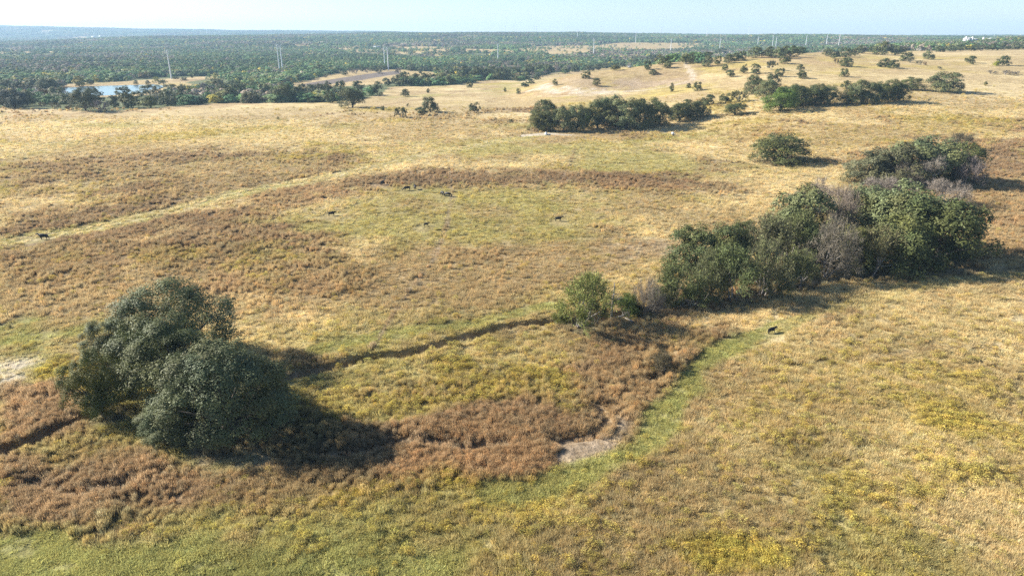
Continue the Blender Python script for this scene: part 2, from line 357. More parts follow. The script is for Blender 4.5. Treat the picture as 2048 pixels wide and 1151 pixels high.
# ------------------------------------------------------------------ object helpers
def link(o, parent=None):
    C.objects.link(o)
    if parent is not None: o.parent = parent
    return o
def mesh_np(name, V, faces_flat, sizes, mat, attrs=None, smooth=False):
    me = bpy.data.meshes.new(name)
    V = np.ascontiguousarray(V, dtype=np.float32)
    me.vertices.add(len(V)); me.vertices.foreach_set('co', V.ravel())
    faces_flat = np.ascontiguousarray(faces_flat, dtype=np.int32).ravel()
    sizes = np.asarray(sizes, dtype=np.int32)
    me.loops.add(len(faces_flat)); me.loops.foreach_set('vertex_index', faces_flat)
    me.polygons.add(len(sizes))
    me.polygons.foreach_set('loop_start', np.concatenate([[0], np.cumsum(sizes)[:-1]]).astype(np.int32))
    me.polygons.foreach_set('loop_total', sizes)
    if smooth: me.polygons.foreach_set('use_smooth', np.ones(len(sizes), bool))
    for an, dat in (attrs or {}).items():
        a = me.attributes.new(an, 'FLOAT_COLOR', 'POINT')
        if dat.shape[1] == 3: dat = np.concatenate([dat, np.ones((len(dat), 1))], 1)
        a.data.foreach_set('color', np.ascontiguousarray(dat, dtype=np.float32).ravel())
    if mat is not None: me.materials.append(mat)
    me.update(calc_edges=True)
    return me
class Geo:
    "collects vertices, faces and colours"
    def __init__(s): s.v = []; s.f = []; s.n = []; s.c = []; s.k = 0
    def add(s, V, Fc, col):
        V = np.asarray(V, float); s.v.append(V)
        for f in Fc: s.f.append(np.asarray(f) + s.k); s.n.append(len(f))
        s.c.append(np.broadcast_to(np.asarray(col, float), (len(V), 3))); s.k += len(V)
    def addn(s, V, nper, col):
        "V: (n, nper, 3) polygons"
        n = len(V); s.v.append(V.reshape(-1, 3)); s.f.append(np.arange(n * nper) + s.k); s.n += [nper] * n
        col = np.asarray(col, float)
        if col.ndim == 2: col = np.repeat(col, nper, 0)
        s.c.append(np.broadcast_to(col, (n * nper, 3)) if col.ndim < 2 else col); s.k += n * nper
    def box(s, x0, x1, y0, y1, z0, z1, col=(1, 1, 1)):
        V = [(x, y, z) for z in (z0, z1) for y in (y0, y1) for x in (x0, x1)]
        s.add(V, [(0, 2, 3, 1), (4, 5, 7, 6), (0, 1, 5, 4), (2, 6, 7, 3), (0, 4, 6, 2), (1, 3, 7, 5)], col)
    def tube(s, a, b, ra, rb, col=(1, 1, 1), n=5, cap=False):
        a = np.array(a, float); b = np.array(b, float); d = b - a; L = np.linalg.norm(d) + 1e-9; d /= L
        u = np.cross(d, (0.3, 0.2, 1.0) if abs(d[2]) < .9 else (1, 0, 0)); u /= np.linalg.norm(u) + 1e-9; w = np.cross(d, u)
        an = np.linspace(0, 2 * math.pi, n, endpoint=False)
        ring = np.cos(an)[:, None] * u + np.sin(an)[:, None] * w
        V = np.concatenate([a + ring * ra, b + ring * rb])
        Fc = [(i, (i + 1) % n, n + (i + 1) % n, n + i) for i in range(n)]
        if cap: Fc += [tuple(range(n, 2 * n)), tuple(range(n - 1, -1, -1))]
        s.add(V, Fc, col)
    def mesh(s, name, mat, smooth=False):
        return mesh_np(name, np.concatenate(s.v), np.concatenate([np.asarray(f).ravel() for f in s.f]), s.n, mat, {'Col': np.concatenate(s.c)}, smooth)
def thing(name, label, cat, loc, rz=0, group=None):
    o = bpy.data.objects.new(name, None); C.objects.link(o); o.location = loc; o.rotation_euler = (0, 0, rz)
    o.empty_display_size = .5
    o['label'] = label; o['category'] = cat
    if group: o['group'] = group
    return o
def part(name, me, parent): return link(bpy.data.objects.new(name, me), parent)

# ------------------------------------------------------------------ materials
def nt(name):
    m = bpy.data.materials.new(name); m.use_nodes = True; t = m.node_tree
    return m, t, t.nodes, t.links, t.nodes['Principled BSDF']
def attr(n, typ, name):
    a = n.new('ShaderNodeAttribute'); a.attribute_type = typ; a.attribute_name = name; return a
def mul(n, l, a, b):
    m = n.new('ShaderNodeMix'); m.data_type = 'RGBA'; m.blend_type = 'MULTIPLY'; m.inputs[0].default_value = 1
    l.new(a, m.inputs[6]); l.new(b, m.inputs[7]); return m.outputs[2]
def leaf_mat(name, typ, aname, rough=.55, transl=.3, spec=.35):
    m, t, n, l, b = nt(name)
    c = mul(n, l, attr(n, 'GEOMETRY', 'Col').outputs['Color'], attr(n, typ, aname).outputs['Color'])
    l.new(c, b.inputs['Base Color']); b.inputs['Roughness'].default_value = rough
    b.inputs['Specular IOR Level'].default_value = spec
    tr = n.new('ShaderNodeBsdfTranslucent'); l.new(c, tr.inputs['Color'])
    mx = n.new('ShaderNodeMixShader'); mx.inputs[0].default_value = transl
    l.new(b.outputs[0], mx.inputs[1]); l.new(tr.outputs[0], mx.inputs[2])
    l.new(mx.outputs[0], n['Material Output'].inputs['Surface'])
    return m
M_LEAF = leaf_mat('leaves', 'OBJECT', 'tint', .6, .1, .15)
M_FARLEAF = leaf_mat('forest leaves', 'INSTANCER', 'col', .7, .2, .2)
M_GRASS = leaf_mat('grass blades', 'INSTANCER', 'col', .8, .45, .1)
def plain(name, col, rough=.7, noise=0, scale=3., vcol=False):
    m, t, n, l, b = nt(name); b.inputs['Roughness'].default_value = rough
    b.inputs['Specular IOR Level'].default_value = .3
    tc = n.new('ShaderNodeTexCoord'); nz = n.new('ShaderNodeTexNoise'); nz.inputs['Scale'].default_value = scale
    nz.inputs['Detail'].default_value = 6
    l.new(tc.outputs['Object'], nz.inputs['Vector'])
    r = n.new('ShaderNodeValToRGB'); r.color_ramp.elements[0].position = .3; r.color_ramp.elements[1].position = .7
    r.color_ramp.elements[0].color = tuple(c * (1 - noise) for c in col) + (1,)
    r.color_ramp.elements[1].color = tuple(min(c * (1 + noise * .5), 1) for c in col) + (1,)
    l.new(nz.outputs[0], r.inputs[0]); l.new(r.outputs[0], b.inputs['Base Color'])
    return m
M_BARK = plain('bark', (.10, .085, .07), .9, .4, 5)
M_GREYBARK = plain('grey bark', (.27, .24, .22), .9, .35, 5)

# ground
m, t, n, l, b = nt('field ground'); M_GROUND = m
tc = n.new('ShaderNodeTexCoord')
vc = attr(n, 'GEOMETRY', 'Col').outputs['Color']
def nramp(scale, lo, hi, p0=.3, p1=.7, det=5):
    z = n.new('ShaderNodeTexNoise'); z.inputs['Scale'].default_value = scale; z.inputs['Detail'].default_value = det
    z.inputs['Roughness'].default_value = .65
    l.new(tc.outputs['Object'], z.inputs['Vector'])
    r = n.new('ShaderNodeValToRGB'); e = r.color_ramp.elements
    e[0].position = p0; e[1].position = p1; e[0].color = lo; e[1].color = hi
    l.new(z.outputs[0], r.inputs[0]); return r.outputs[0], z
c1, z1 = nramp(.9, (.62, .58, .52, 1), (1.3, 1.3, 1.28, 1))
c2, z2 = nramp(.16, (.80, .76, .70, 1), (1.18, 1.18, 1.2, 1), .35, .65, 6)
c = mul(n, l, mul(n, l, vc, c1), c2)
l.new(c, b.inputs['Base Color']); b.inputs['Roughness'].default_value = .95; b.inputs['Specular IOR Level'].default_value = .1
bp = n.new('ShaderNodeBump'); bp.inputs['Strength'].default_value = .9; bp.inputs['Distance'].default_value = .5
l.new(z1.outputs[0], bp.inputs['Height']); l.new(bp.outputs[0], b.inputs['Normal'])

# water
m, t, n, l, b = nt('pond water'); M_WATER = m
b.inputs['Base Color'].default_value = (.05, .09, .12, 1); b.inputs['Roughness'].default_value = .12
nz = n.new('ShaderNodeTexNoise'); nz.inputs['Scale'].default_value = .6; bp = n.new('ShaderNodeBump'); bp.inputs['Strength'].default_value = .15
tc = n.new('ShaderNodeTexCoord'); l.new(tc.outputs['Object'], nz.inputs['Vector'])
l.new(nz.outputs[0], bp.inputs['Height']); l.new(bp.outputs[0], b.inputs['Normal'])

# ------------------------------------------------------------------ the list of trees
# px, py of the foot, width px, height px, kind, tint, label
OAK = (.088, .104, .038); OAKG = (.122, .142, .064); OLIVE = (.115, .122, .040); BRIGHT = (.10, .155, .030)
GREY = (.21, .18, .145); GREYG = (.16, .15, .085); YEL = (.30, .26, .04); RUSTY = (.16, .10, .05); JUN = (.05, .085, .032)
NEAR = [
 (350,722,232,170,'oakN',OAKG,'broad grey-green oak at the back of the near left clump'),
 (222,725,112,88,'oakN',OAKG,'low spreading oak lobe leaning left out of the near left clump'),
 (285,752,110,95,'elmN',OLIVE,'olive tree squeezed in the middle of the near left clump'),
 (208,832,128,130,'oakN',(.105,.115,.028),'yellow-green tree on the left edge of the near left clump'),
 (368,802,235,165,'oakN',OAK,'dark oak in the middle of the near left clump'),
 (462,868,240,182,'oakN',(.110,.130,.060),'biggest front oak of the near left clump, casting the long shadow'),
 (342,874,118,82,'oakN',(.115,.135,.060),'low pale-leaved oak at the front foot of the near left clump'),
 (545,818,84,92,'oakN',OAK,'dark oak on the right edge of the near left clump by the creek'),
]
GROVE = [
 (1155,652,130,104,'elm',(.19,.195,.065),'thin-leaved green tree alone at the left end of the creek grove'),
 (1118,640,46,40,'elm',(.17,.17,.05),'low yellow-green bush at the left foot of the thin green tree'),
 (1192,645,50,48,'elm',(.13,.14,.05),'low green bush at the right foot of the thin green tree'),
 (1322,612,60,52,'elm',(.14,.14,.065),'low grey-green bush filling the gap left of the grove'),
 (1272,624,46,40,'elm',(.14,.125,.06),'low brownish bush right of the dead snag'),
 (1375,612,80,50,'elm',(.13,.14,.055),'low bush along the left front foot of the grove'),
 (1330,738,58,42,'elm',(.12,.095,.06),'dark brown thicket in the rusty weeds beside the green track'),
 (1222,634,40,86,'snag',GREY,'dead grey snag with a broken top beside the thin green tree'),
 (1250,628,55,62,'elm',(.10,.13,.035),'small green tree just right of the dead snag'),
 (1295,620,62,82,'bare',GREY,'slender bare tree between the snag and the grove'),
 (1352,606,92,92,'elm',(.15,.16,.07),'grey-green thin tree at the left foot of the grove'),
 (1408,596,84,96,'elm',(.15,.15,.08),'half-leafless tree with green tufts at the left foot of the grove'),
 (1395,545,130,92,'oak',OAK,'dark oak at the upper left corner of the creek grove'),
 (1452,548,100,100,'oak',OAK,'dark round oak second along the upper left edge of the grove'),
 (1486,500,52,62,'oak',OAK,'small dark oak poking up from the left part of the grove'),
 (1462,602,105,112,'elm',(.13,.145,.065),'tree speckled with bright green tufts at the grove front'),
 (1432,600,60,70,'elm',(.13,.13,.06),'thin green tree low at the grove front left of the speckled tree'),
 (1520,588,110,120,'elm',(.16,.155,.085),'wide thin grey-green tree at the front of the grove'),
 (1535,545,125,108,'elm',GREYG,'pale grey-green tree in the middle left of the grove'),
 (1575,520,110,100,'elm',(.14,.145,.065),'olive thin tree under the big upper left oak of the grove'),
 (1592,500,150,128,'oak',OAKG,'tall dark oak with its crown above the middle left of the grove'),
 (1600,575,85,85,'elm',(.14,.145,.07),'thin green tree at the shaded front edge of the grove middle'),
 (1648,555,104,116,'bare',(.19,.165,.125),'largest bare tree at the front of the grove'),
 (1672,485,90,108,'bare',(.26,.21,.165),'light brown bare tree between two dark oaks of the grove'),
 (1625,535,75,80,'oak',OAK,'small dark oak tucked behind the pale bare trees'),
 (1700,540,90,90,'oak',OLIVE,'olive oak in the lower middle of the grove'),
 (1745,548,110,100,'elm',(.17,.15,.08),'thin brownish-green tree below the largest oak of the grove'),
 (1725,478,125,110,'oak',OAKG,'round grey-green oak at the top middle of the grove'),
 (1800,500,170,135,'oak',OAKG,'large grey-green oak at the top right of the grove'),
 (1800,540,150,110,'oak',OAK,'dark oak at the shaded lower right of the grove'),
 (1868,528,175,140,'oak',OAK,'largest dark oak at the right end of the grove'),
 (1905,515,85,95,'oak',OAK,'dark oak on the far right shoulder of the grove'),
 (1640,425,95,62,'bare',(.27,.22,.175),'bare pinkish tree behind the top left of the grove'),
 (1775,405,115,50,'bare',(.26,.22,.18),'wide bare grey tree behind the top of the grove'),
 (1885,410,80,50,'bare',(.26,.22,.18),'bare grey tree behind the top right of the grove'),
 (1562,326,124,58,'oak',OAK,'lone wide dark oak in the golden grass above the grove'),
 (1736,364,95,62,'oak',(.125,.13,.07),'grey-green tree at the left end of the upper thicket'),
 (1785,368,135,80,'oak',(.095,.10,.055),'olive oak in the left half of the upper thicket'),
 (1848,365,150,90,'oak',OAKG,'domed oak at the top of the upper thicket'),
 (1905,364,105,80,'oak',OAK,'dark oak on the right of the upper thicket'),
 (1820,374,70,50,'bare',(.22,.19,.15),'bare grey tree at the front of the upper thicket'),
 (1868,378,72,62,'bare',(.27,.235,.19),'pale bare tree standing out in front of the upper thicket'),
 (1925,374,66,60,'bare',(.23,.19,.17),'bare purplish tree at the right end of the upper thicket'),
 (1918,300,40,34,'elm',(.16,.13,.09),'small brownish thin tree just beyond the upper thicket'),
]
def mid(lst, lab): return [(a, b_, w, h, k, tn, s or lab) for a, b_, w, h, k, tn, s in lst]
ROW1 = 'one of the dark oaks packed in the row beyond the grazing field'
ROW2 = 'one of the oaks in the long row on the right slope'
BELT = 'one of the trees in the belt between the hayfield and the pond'
BELT2 = 'one of the dense dark trees in the belt behind the scattered oaks'
CREST = 'one of the oaks along the crest of the golden hill'
MIDT = (
 mid([
  (1078,262,46,40,'low',OLIVE,'olive bush-like tree at the left end of the dark oak row'),
  (1087,246,58,46,'low',OAK,'dark open-crowned oak rising at the left end of the dark oak row'),
  (1100,262,50,42,'low',OAK,''), (1128,263,52,50,'low',OAKG,''), (1152,262,50,52,'low',OAKG,''),
  (1170,258,34,42,'low',BRIGHT,'brighter green tree in the middle of the dark oak row'),
  (1195,256,66,56,'low',OAK,''), (1222,250,70,58,'low',OAKG,''), (1252,257,88,60,'low',OAKG,'broadest oak bulging from the front of the dark oak row'),
  (1288,255,70,58,'low',OAK,''), (1318,250,50,44,'low',OAK,''),
  (1358,243,52,36,'low',OAK,'small oak left of the pair beyond the dark oak row'), (1378,238,52,38,'low',OAK,''),(1400,234,44,32,'low',OAKG,'grey-green oak at the right end of the second short row'),
  (1416,209,27,20,'low',OAK,'round oak standing just behind the second short row')], ROW1) +
 mid([
  (1470,230,50,24,'low',OAK,'low pair-like oak in front of the long slope row'), (1451,206,28,20,'low',OAK,'small oak first of two left of the big slope oak'),
  (1477,204,32,22,'elmL',GREYG,'greyish thin oak second of two left of the big slope oak'), (1508,188,40,38,'low',OAK,'big two-trunked oak on the left of the long slope row'),
  (1545,176,32,28,'low',OAK,'oak just right of the big two-trunked oak'), (1532,196,46,36,'low',OAKG,''),
  (1560,222,72,46,'low',BRIGHT,'bright green front tree at the left of the long slope row'), (1580,212,70,42,'low',(.08,.11,.04),''),
  (1605,212,58,40,'low',OAK,''), (1628,210,52,42,'low',OAK,''), (1655,208,48,36,'low',OAKG,''), (1697,208,40,32,'low',OAK,''),
  (1722,207,66,46,'low',OAKG,'broad grey-green oak in the right half of the slope row'), (1752,205,52,40,'low',OAK,''),
  (1775,203,48,44,'low',OAK,''), (1798,203,40,36,'low',OAK,'dark oak at the right end of the slope row'),
  (1822,180,42,25,'low',OAK,'flat-topped oak leaning over the right end of the slope row'),
  (1692,177,22,16,'low',OAK,'small oak right above the gap in the slope row'),
  (1887,184,76,39,'low',OAKG,'large lone spreading oak on the right slope')], ROW2) +
 mid([   # lone trees on the plain, left and centre
  (705,215,54,39,'low',(.075,.085,.032),'lone round oak with a clear trunk at the far side of the hayfield'),
  (662,206,31,24,'low',OAK,'smaller oak just left of the lone round oak'), (570,204,48,36,'low',OAK,'dense oak at the right end of the pond belt'),
  (598,201,36,30,'low',OAK,''), (548,200,24,22,'low',OAK,''), (620,193,30,24,'low',OAKG,''), (640,190,26,22,'elmL',GREYG,''),
  (655,186,26,24,'low',OAK,''), (680,190,28,28,'low',OAK,''), (716,182,28,20,'low',OAKG,''), (605,192,26,24,'low',OAK,''), (618,206,8,11,'low',OAK,''),
  (530,196,28,28,'low',OAKG,''), (506,204,24,22,'low',OAK,''),
  (746,190,25,20,'low',OAK,'oak left of the dark belt, front of two'), (756,178,20,15,'low',OAK,'oak left of the dark belt, back of two'),
  (764,191,12,7,'bareL',GREYG,'low grey bush beside the pair of oaks'), (811,193,19,15,'low',OAK,'round oak alone on the pale grass below the belt'),
  (856,186,8,9,'low',OAK,'tiny round oak alone on the pale grass'), (940,175,15,13,'low',OAK,'little umbrella-shaped oak right of the belt'),
  (803,235,25,20,'elmL',(.10,.10,.06),'gnarled open tree left of the pair in the mid field'), (861,224,38,30,'low',(.075,.085,.035),'taller oak of the pair in the mid field'),
  (843,230,25,16,'low',OAK,'low oak leaning from the pair in the mid field'), (949,225,24,21,'low',OAK,'dense round oak right of the mid-field pair'),
  (765,221,10,9,'low',OLIVE,'sapling at the tip of the lone round oak shadow'), (817,214,8,7,'bareL',OLIVE,'tiny bush above the gnarled tree'),
  (557,240,6,7,'bareL',OLIVE,'tiny shrub alone in the hayfield'), (991,243,6,8,'bareL',GREYG,'tiny bare shrub left of the dark oak row'),
  (1023,246,8,8,'low',OLIVE,'small shrub at the left tip of the dark oak row'), (1010,184,7,9,'low',OLIVE,'thin sapling left of the chalk mound'),
  (1037,188,10,12,'low',OAK,'small round tree on a stalk left of the chalk mound'),
  ], 'one of the oaks clustered behind the lone round oak') +
 mid([   # belt in front of the pond
  (8,214,44,34,'low',(.08,.095,.07),''),(30,217,50,38,'low',(.075,.09,.065),''),(56,212,40,30,'low',OAKG,''),(88,204,30,24,'elmL',RUSTY,''),(108,219,22,14,'bareL',GREYG,'grey-green bush standing free before the pond belt'),
  (116,204,36,30,'low',OAKG,''),(140,212,34,26,'low',OAKG,''),(172,222,52,42,'low',(.10,.11,.05),'tall grey-green tree at the front of the pond belt'),(162,208,36,32,'low',OAK,''),(200,225,36,24,'bareL',(.17,.15,.15),'bare purple-grey bush at the front foot of the pond belt'),
  (190,205,38,30,'low',OLIVE,''),(228,215,26,24,'low',OAK,''),(258,216,36,30,'low',OLIVE,''),(248,198,34,26,'low',OAKG,''),(276,208,30,26,'low',OAKG,''),(302,216,26,24,'low',(.13,.15,.04),'yellow-green tree in the front of the pond belt'),
  (318,206,34,32,'low',GREYG,''),(336,212,36,32,'low',OAKG,''),(362,208,28,24,'low',OAK,''),(372,196,32,26,'elmL',GREYG,''),(385,204,26,20,'bareL',(.19,.16,.14),''),(400,208,18,14,'low',OAK,''),(394,194,24,20,'low',YEL,'tree turning yellow in the pond belt'),
  (345,190,34,22,'low',OAKG,''),(300,190,36,20,'low',OAKG,''),(410,190,34,24,'bareL',(.20,.18,.17),''),(424,200,28,26,'low',OAK,''),(442,205,14,14,'low',OLIVE,''),(462,203,34,28,'low',OAK,''),(450,190,34,24,'low',OAK,''),(478,196,36,30,'low',OAK,''),
  (496,206,30,20,'low',(.13,.13,.06),'pale olive bush at the right end of the pond belt'),(430,178,34,20,'elmL',GREYG,''),(470,182,34,22,'low',OAKG,''),(500,186,30,22,'low',OAKG,''),(40,190,34,26,'low',OAK,''),(10,182,40,22,'low',OAK,''),
  (66,180,30,22,'low',OAKG,''),(100,186,50,32,'low',OAK,'large dark tree left of the pond'),(60,200,26,16,'elmL',GREYG,''),(84,214,14,10,'bareL',RUSTY,''),
  (28,222,6,6,'bareL',GREY,''),(66,223,5,7,'bareL',GREY,''),(78,222,6,4,'bareL',GREY,''),(140,222,14,10,'elmL',RUSTY,''),
  (160,173,28,20,'low',YEL,'bright yellow tree on the far bank of the pond'),(40,172,12,12,'low',YEL,'small yellow tree left of the pond'),(105,168,24,12,'low',YEL,'yellow-topped tree left behind the dark pond tree'),
  (181,170,14,12,'low',OAK,'dark tree beside the bright yellow tree'),(290,157,26,14,'low',(.17,.13,.04),'orange-tinged tree on the pond bank'),
  (272,169,10,8,'low',OAK,''),(296,169,10,8,'low',OAK,''),(312,166,16,12,'elmL',(.25,.24,.07),'leaning yellow shrub at the right end of the pond'),(326,171,16,12,'elmL',(.16,.17,.06),''),(384,156,6,5,'low',OAK,''),(352,158,12,5,'low',OAK,''),(368,161,14,6,'low',OAK,'')], BELT) +
 mid([
  (774,172,18,16,'low',OAK,''),(793,172,22,22,'low',OAK,''),(808,172,34,28,'low',OAK,'biggest dark tree at the left of the dense belt'),(832,171,26,24,'low',OAK,''),(848,168,22,22,'low',OAK,''),(866,168,32,22,'low',OAKG,''),
  (856,168,8,6,'low',OAK,''),(884,166,26,20,'elmL',GREYG,''),(900,169,20,18,'low',OLIVE,''),(905,160,30,24,'low',OAK,''),(924,165,26,20,'low',OAK,''),(930,158,34,24,'low',OAK,''),(955,160,32,26,'low',OAK,''),(970,158,28,22,'low',OAK,''),(985,155,26,22,'low',OAK,''),
  (1000,160,30,24,'low',OAK,''),(1014,158,20,22,'low',OAK,''),(1032,156,24,20,'low',OAK,''),(1034,162,12,10,'low',OLIVE,''),(1060,150,28,20,'low',OAK,''),(1052,158,14,10,'low',OAK,''),(1078,148,24,18,'low',OAK,''),(1096,148,22,20,'low',OAK,''),
  (1112,145,18,12,'bareL',GREY,''),(1130,147,20,8,'low',BRIGHT,'low bright green shrub at the rim of the chalk mound'),(1150,144,20,12,'low',OAK,''),(1178,143,22,12,'low',OLIVE,''),(1195,140,18,12,'low',OAK,''),(1212,137,20,12,'low',OAKG,''),
  (1244,134,16,10,'low',OAK,''),(1270,131,16,12,'low',OAK,''),(1232,141,20,14,'low',OLIVE,'olive bush on the mound left of the white vehicle'),
  (1295,139,18,17,'low',OAK,'dark round tree right of the white vehicle'),(1307,149,20,9,'low',OAK,'low dark bush on the mound top'),(1335,136,22,14,'low',OLIVE,'oak with twin shadows on top of the mound'),
  (1172,157,20,15,'low',OAK,'umbrella-shaped tree on the left of the mound'),(1110,171,11,13,'low',OLIVE,'dark shrub on the chalk slope'),(1193,172,16,15,'low',OLIVE,'olive tree on the right of the chalk slope'),
  (1050,175,18,12,'low',JUN,'deep green juniper at the left foot of the chalk mound'),(1062,168,16,10,'low',JUN,'middle green juniper of the line up the mound'),(1074,160,14,11,'low',JUN,'top green juniper of the line up the mound'),
  (1343,184,10,18,'low',OLIVE,'slim upright tree beside the chalk road'),(1377,176,11,10,'low',OAK,'small bush left of the oak by the chalk road'),(1394,181,20,17,'low',OAK,'oak beside the bend of the chalk road'),
  ], BELT2) +
 mid([
  (1310,128,38,18,'low',OAK,''),(1325,129,30,20,'low',OLIVE,''),(1345,124,30,16,'low',OAK,''),(1372,127,30,18,'low',OLIVE,''),(1385,124,26,18,'low',OAK,''),(1400,122,24,16,'low',OAK,''),(1414,133,22,20,'low',OAKG,'grey-green oak at the top of the chalk road'),
  (1412,118,28,14,'low',OAK,''),(1440,112,32,16,'low',OAK,''),(1434,129,18,17,'low',OLIVE,''),(1457,126,22,18,'low',OAK,''),(1472,122,24,16,'low',OAK,''),(1482,120,20,18,'low',OAK,''),(1450,141,13,12,'low',OAK,''),(1460,154,18,14,'low',OAK,'oak below the crest left of a short line of oaks'),
  (1488,147,16,18,'low',OAK,'first oak of the short line on the upper slope'),(1511,148,21,20,'low',OAK,'second oak of the short line on the upper slope'),(1512,116,36,22,'low',OAKG,''),(1540,114,28,20,'low',OAK,''),(1558,116,34,22,'low',OAKG,''),(1580,114,36,22,'low',OAK,''),(1600,110,20,16,'low',OAK,''),
  (1570,127,24,16,'low',OLIVE,'olive oak just below the hilltop clump'),(1543,140,20,18,'elmL',(.09,.09,.06),'brownish oak on the upper slope'),(1558,153,22,16,'low',OAK,'oak between the two upper slope lines'),
  (1601,140,15,11,'low',OAK,'upper oak of a close pair on the slope'),(1604,157,24,16,'low',OAK,'lower oak of a close pair on the slope'),(1690,133,30,19,'low',OAK,'dense round oak below the hilltop'),(1672,128,9,10,'elmL',RUSTY,''),
  (1688,154,19,17,'low',OAK,'lone oak in the middle of the upper slope'),(1654,113,20,16,'low',OAKG,''),(1668,117,22,16,'low',OAK,''),(1690,114,30,18,'low',OAKG,''),(1708,112,20,14,'low',OAK,''),(1722,107,26,16,'low',OAKG,''),(1745,104,22,12,'low',OAK,''),
  (1764,110,38,26,'low',OAK,'tallest dark oak on the hill crest'),(1790,111,24,20,'low',OAKG,''),(1800,108,24,16,'low',OAK,''),(1770,134,24,17,'low',OAK,'left oak of the trio right of the hilltop'),(1786,137,24,17,'low',OAK,'right oak of the trio right of the hilltop'),(1758,134,12,10,'low',OAK,'smallest oak of the trio right of the hilltop'),
  (1812,122,28,18,'low',OAK,''),(1822,126,20,12,'bareL',GREYG,''),(1838,130,12,9,'bareL',GREYG,''),(1850,132,10,8,'bareL',RUSTY,''),(1856,119,24,16,'low',OAKG,'round grey-green oak near the right crest'),
  (1876,139,12,6,'bareL',GREYG,''),(1940,126,21,14,'low',OAK,'dark oak left of the yellow-green shrub'),(1943,129,8,7,'low',OAK,''),(2005,131,28,19,'low',OAK,'oak with a yellow-green shrub at its foot'),(1992,132,14,9,'low',(.24,.25,.03),'yellow-green shrub at the foot of the right oak'),
  (1971,171,8,8,'low',OLIVE,'tiny round bush on the pale right slope'),(1860,204,8,7,'bareL',GREYG,'tiny bush in the shadow end of the slope row'),
  (1880,104,20,12,'low',OAK,''),(1900,103,22,12,'low',OAKG,''),(1920,102,22,13,'low',OAK,''),(1942,102,22,13,'low',OLIVE,''),(1963,102,22,12,'bareL',GREYG,''),(1985,101,24,14,'low',OAK,''),(2008,100,24,14,'low',OAK,''),(2030,99,24,14,'low',OAKG,''),(2050,98,24,14,'low',OAK,''),
  (1980,148,22,7,'bareL',(.2,.17,.13),'low grey brush on the pale slope, left patch'),(2010,150,26,9,'bareL',(.2,.17,.13),'low grey brush on the pale slope, middle patch'),(2035,150,20,7,'bareL',(.2,.17,.13),'low grey brush on the pale slope, right patch'),
  ], CREST))

MEAD = 'one of the bushes and trees by the ploughed strip'
MIDT += mid([(640,146,26,17,'low',OAK,''),(612,158,10,9,'elmL',GREYG,''),(650,156,8,8,'bareL',GREYG,''),(690,151,13,9,'low',OAK,'dark round bush at the upper edge of the ploughed strip'),(702,145,14,9,'bareL',GREYG,''),(712,148,14,10,'bareL',GREY,''),(735,146,12,10,'bareL',GREY,''),
 (757,148,15,10,'elmL',GREYG,''),(725,143,14,10,'low',OAK,''),(800,148,18,12,'bareL',GREY,''),(841,147,10,9,'low',OAK,''),(680,143,10,8,'elmL',GREYG,''),(852,143,12,9,'low',OAK,''),(822,142,20,12,'low',OAK,''),(745,142,18,11,'low',OAKG,''),(768,141,16,10,'low',OAK,''),(600,163,20,14,'low',OAKG,''),(575,170,24,16,'low',OAK,''),(552,174,22,14,'low',OAKG,'')], MEAD)
def size_of(px, py, w, h, p):
    _, _, zc = proj(p.x, p.y, p.z)
    wm = w * zc / F; hm = h * zc / F
    dep = math.atan2(CAM_H - p.z, p.y)
    R = wm / 2
    q = hm * hm - (R * math.sin(dep)) ** 2
    H = math.sqrt(max(q, (hm * .55) ** 2)) / math.cos(dep)
    return wm, max(H, .3)
TREES = []
for lst, grp in ((NEAR, 'near'), (GROVE, 'grove'), (MIDT, 'mid')):
    for (px, py, w, h, k, tn, lab) in lst:
        p = at(px, py)
        wm, H = size_of(px, py, w, h, p)
        if k == 'low' and w >= 40: k = 'oak'
        TREES.append((p, wm, H, k, tn, lab, grp))
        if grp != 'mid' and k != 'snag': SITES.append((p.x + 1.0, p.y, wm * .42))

# ------------------------------------------------------------------ ground sheet
ys = [-60.0]
while ys[-1] < 10800:
    y = ys[-1]
    ys.append(y + (6 if y < 25 else (.5 if 85 < y < 165 else max(.55, y * .0068))))
ys = np.array(ys); NU = 620
uu = np.linspace(-1.35, 1.35, NU)
uu = np.sign(uu) * np.where(np.abs(uu) < .9, np.abs(uu), .9 + (np.abs(uu) - .9) * 1.6)
Wd = np.hypot(ys, 45.0)
GX = (uu[None, :] * Wd[:, None]).ravel(); GY = np.repeat(ys, NU)
GZ = height(GX, GY)
Wt = cover(GX, GY)
lum = .82 + .36 * fbm(GX, GY, 3.0, 3, 200)
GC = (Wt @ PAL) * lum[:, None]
GC *= (1 - .24 * (1 - sstep(200, 420, GY)))[:, None]  # near ground darkened: thatch and soil, plus shade between tufts painted in
nr = len(ys)
i0 = (np.arange(nr - 1)[:, None] * NU + np.arange(NU - 1)[None, :]).ravel()
quads = np.stack([i0, i0 + 1, i0 + NU + 1, i0 + NU], 1)
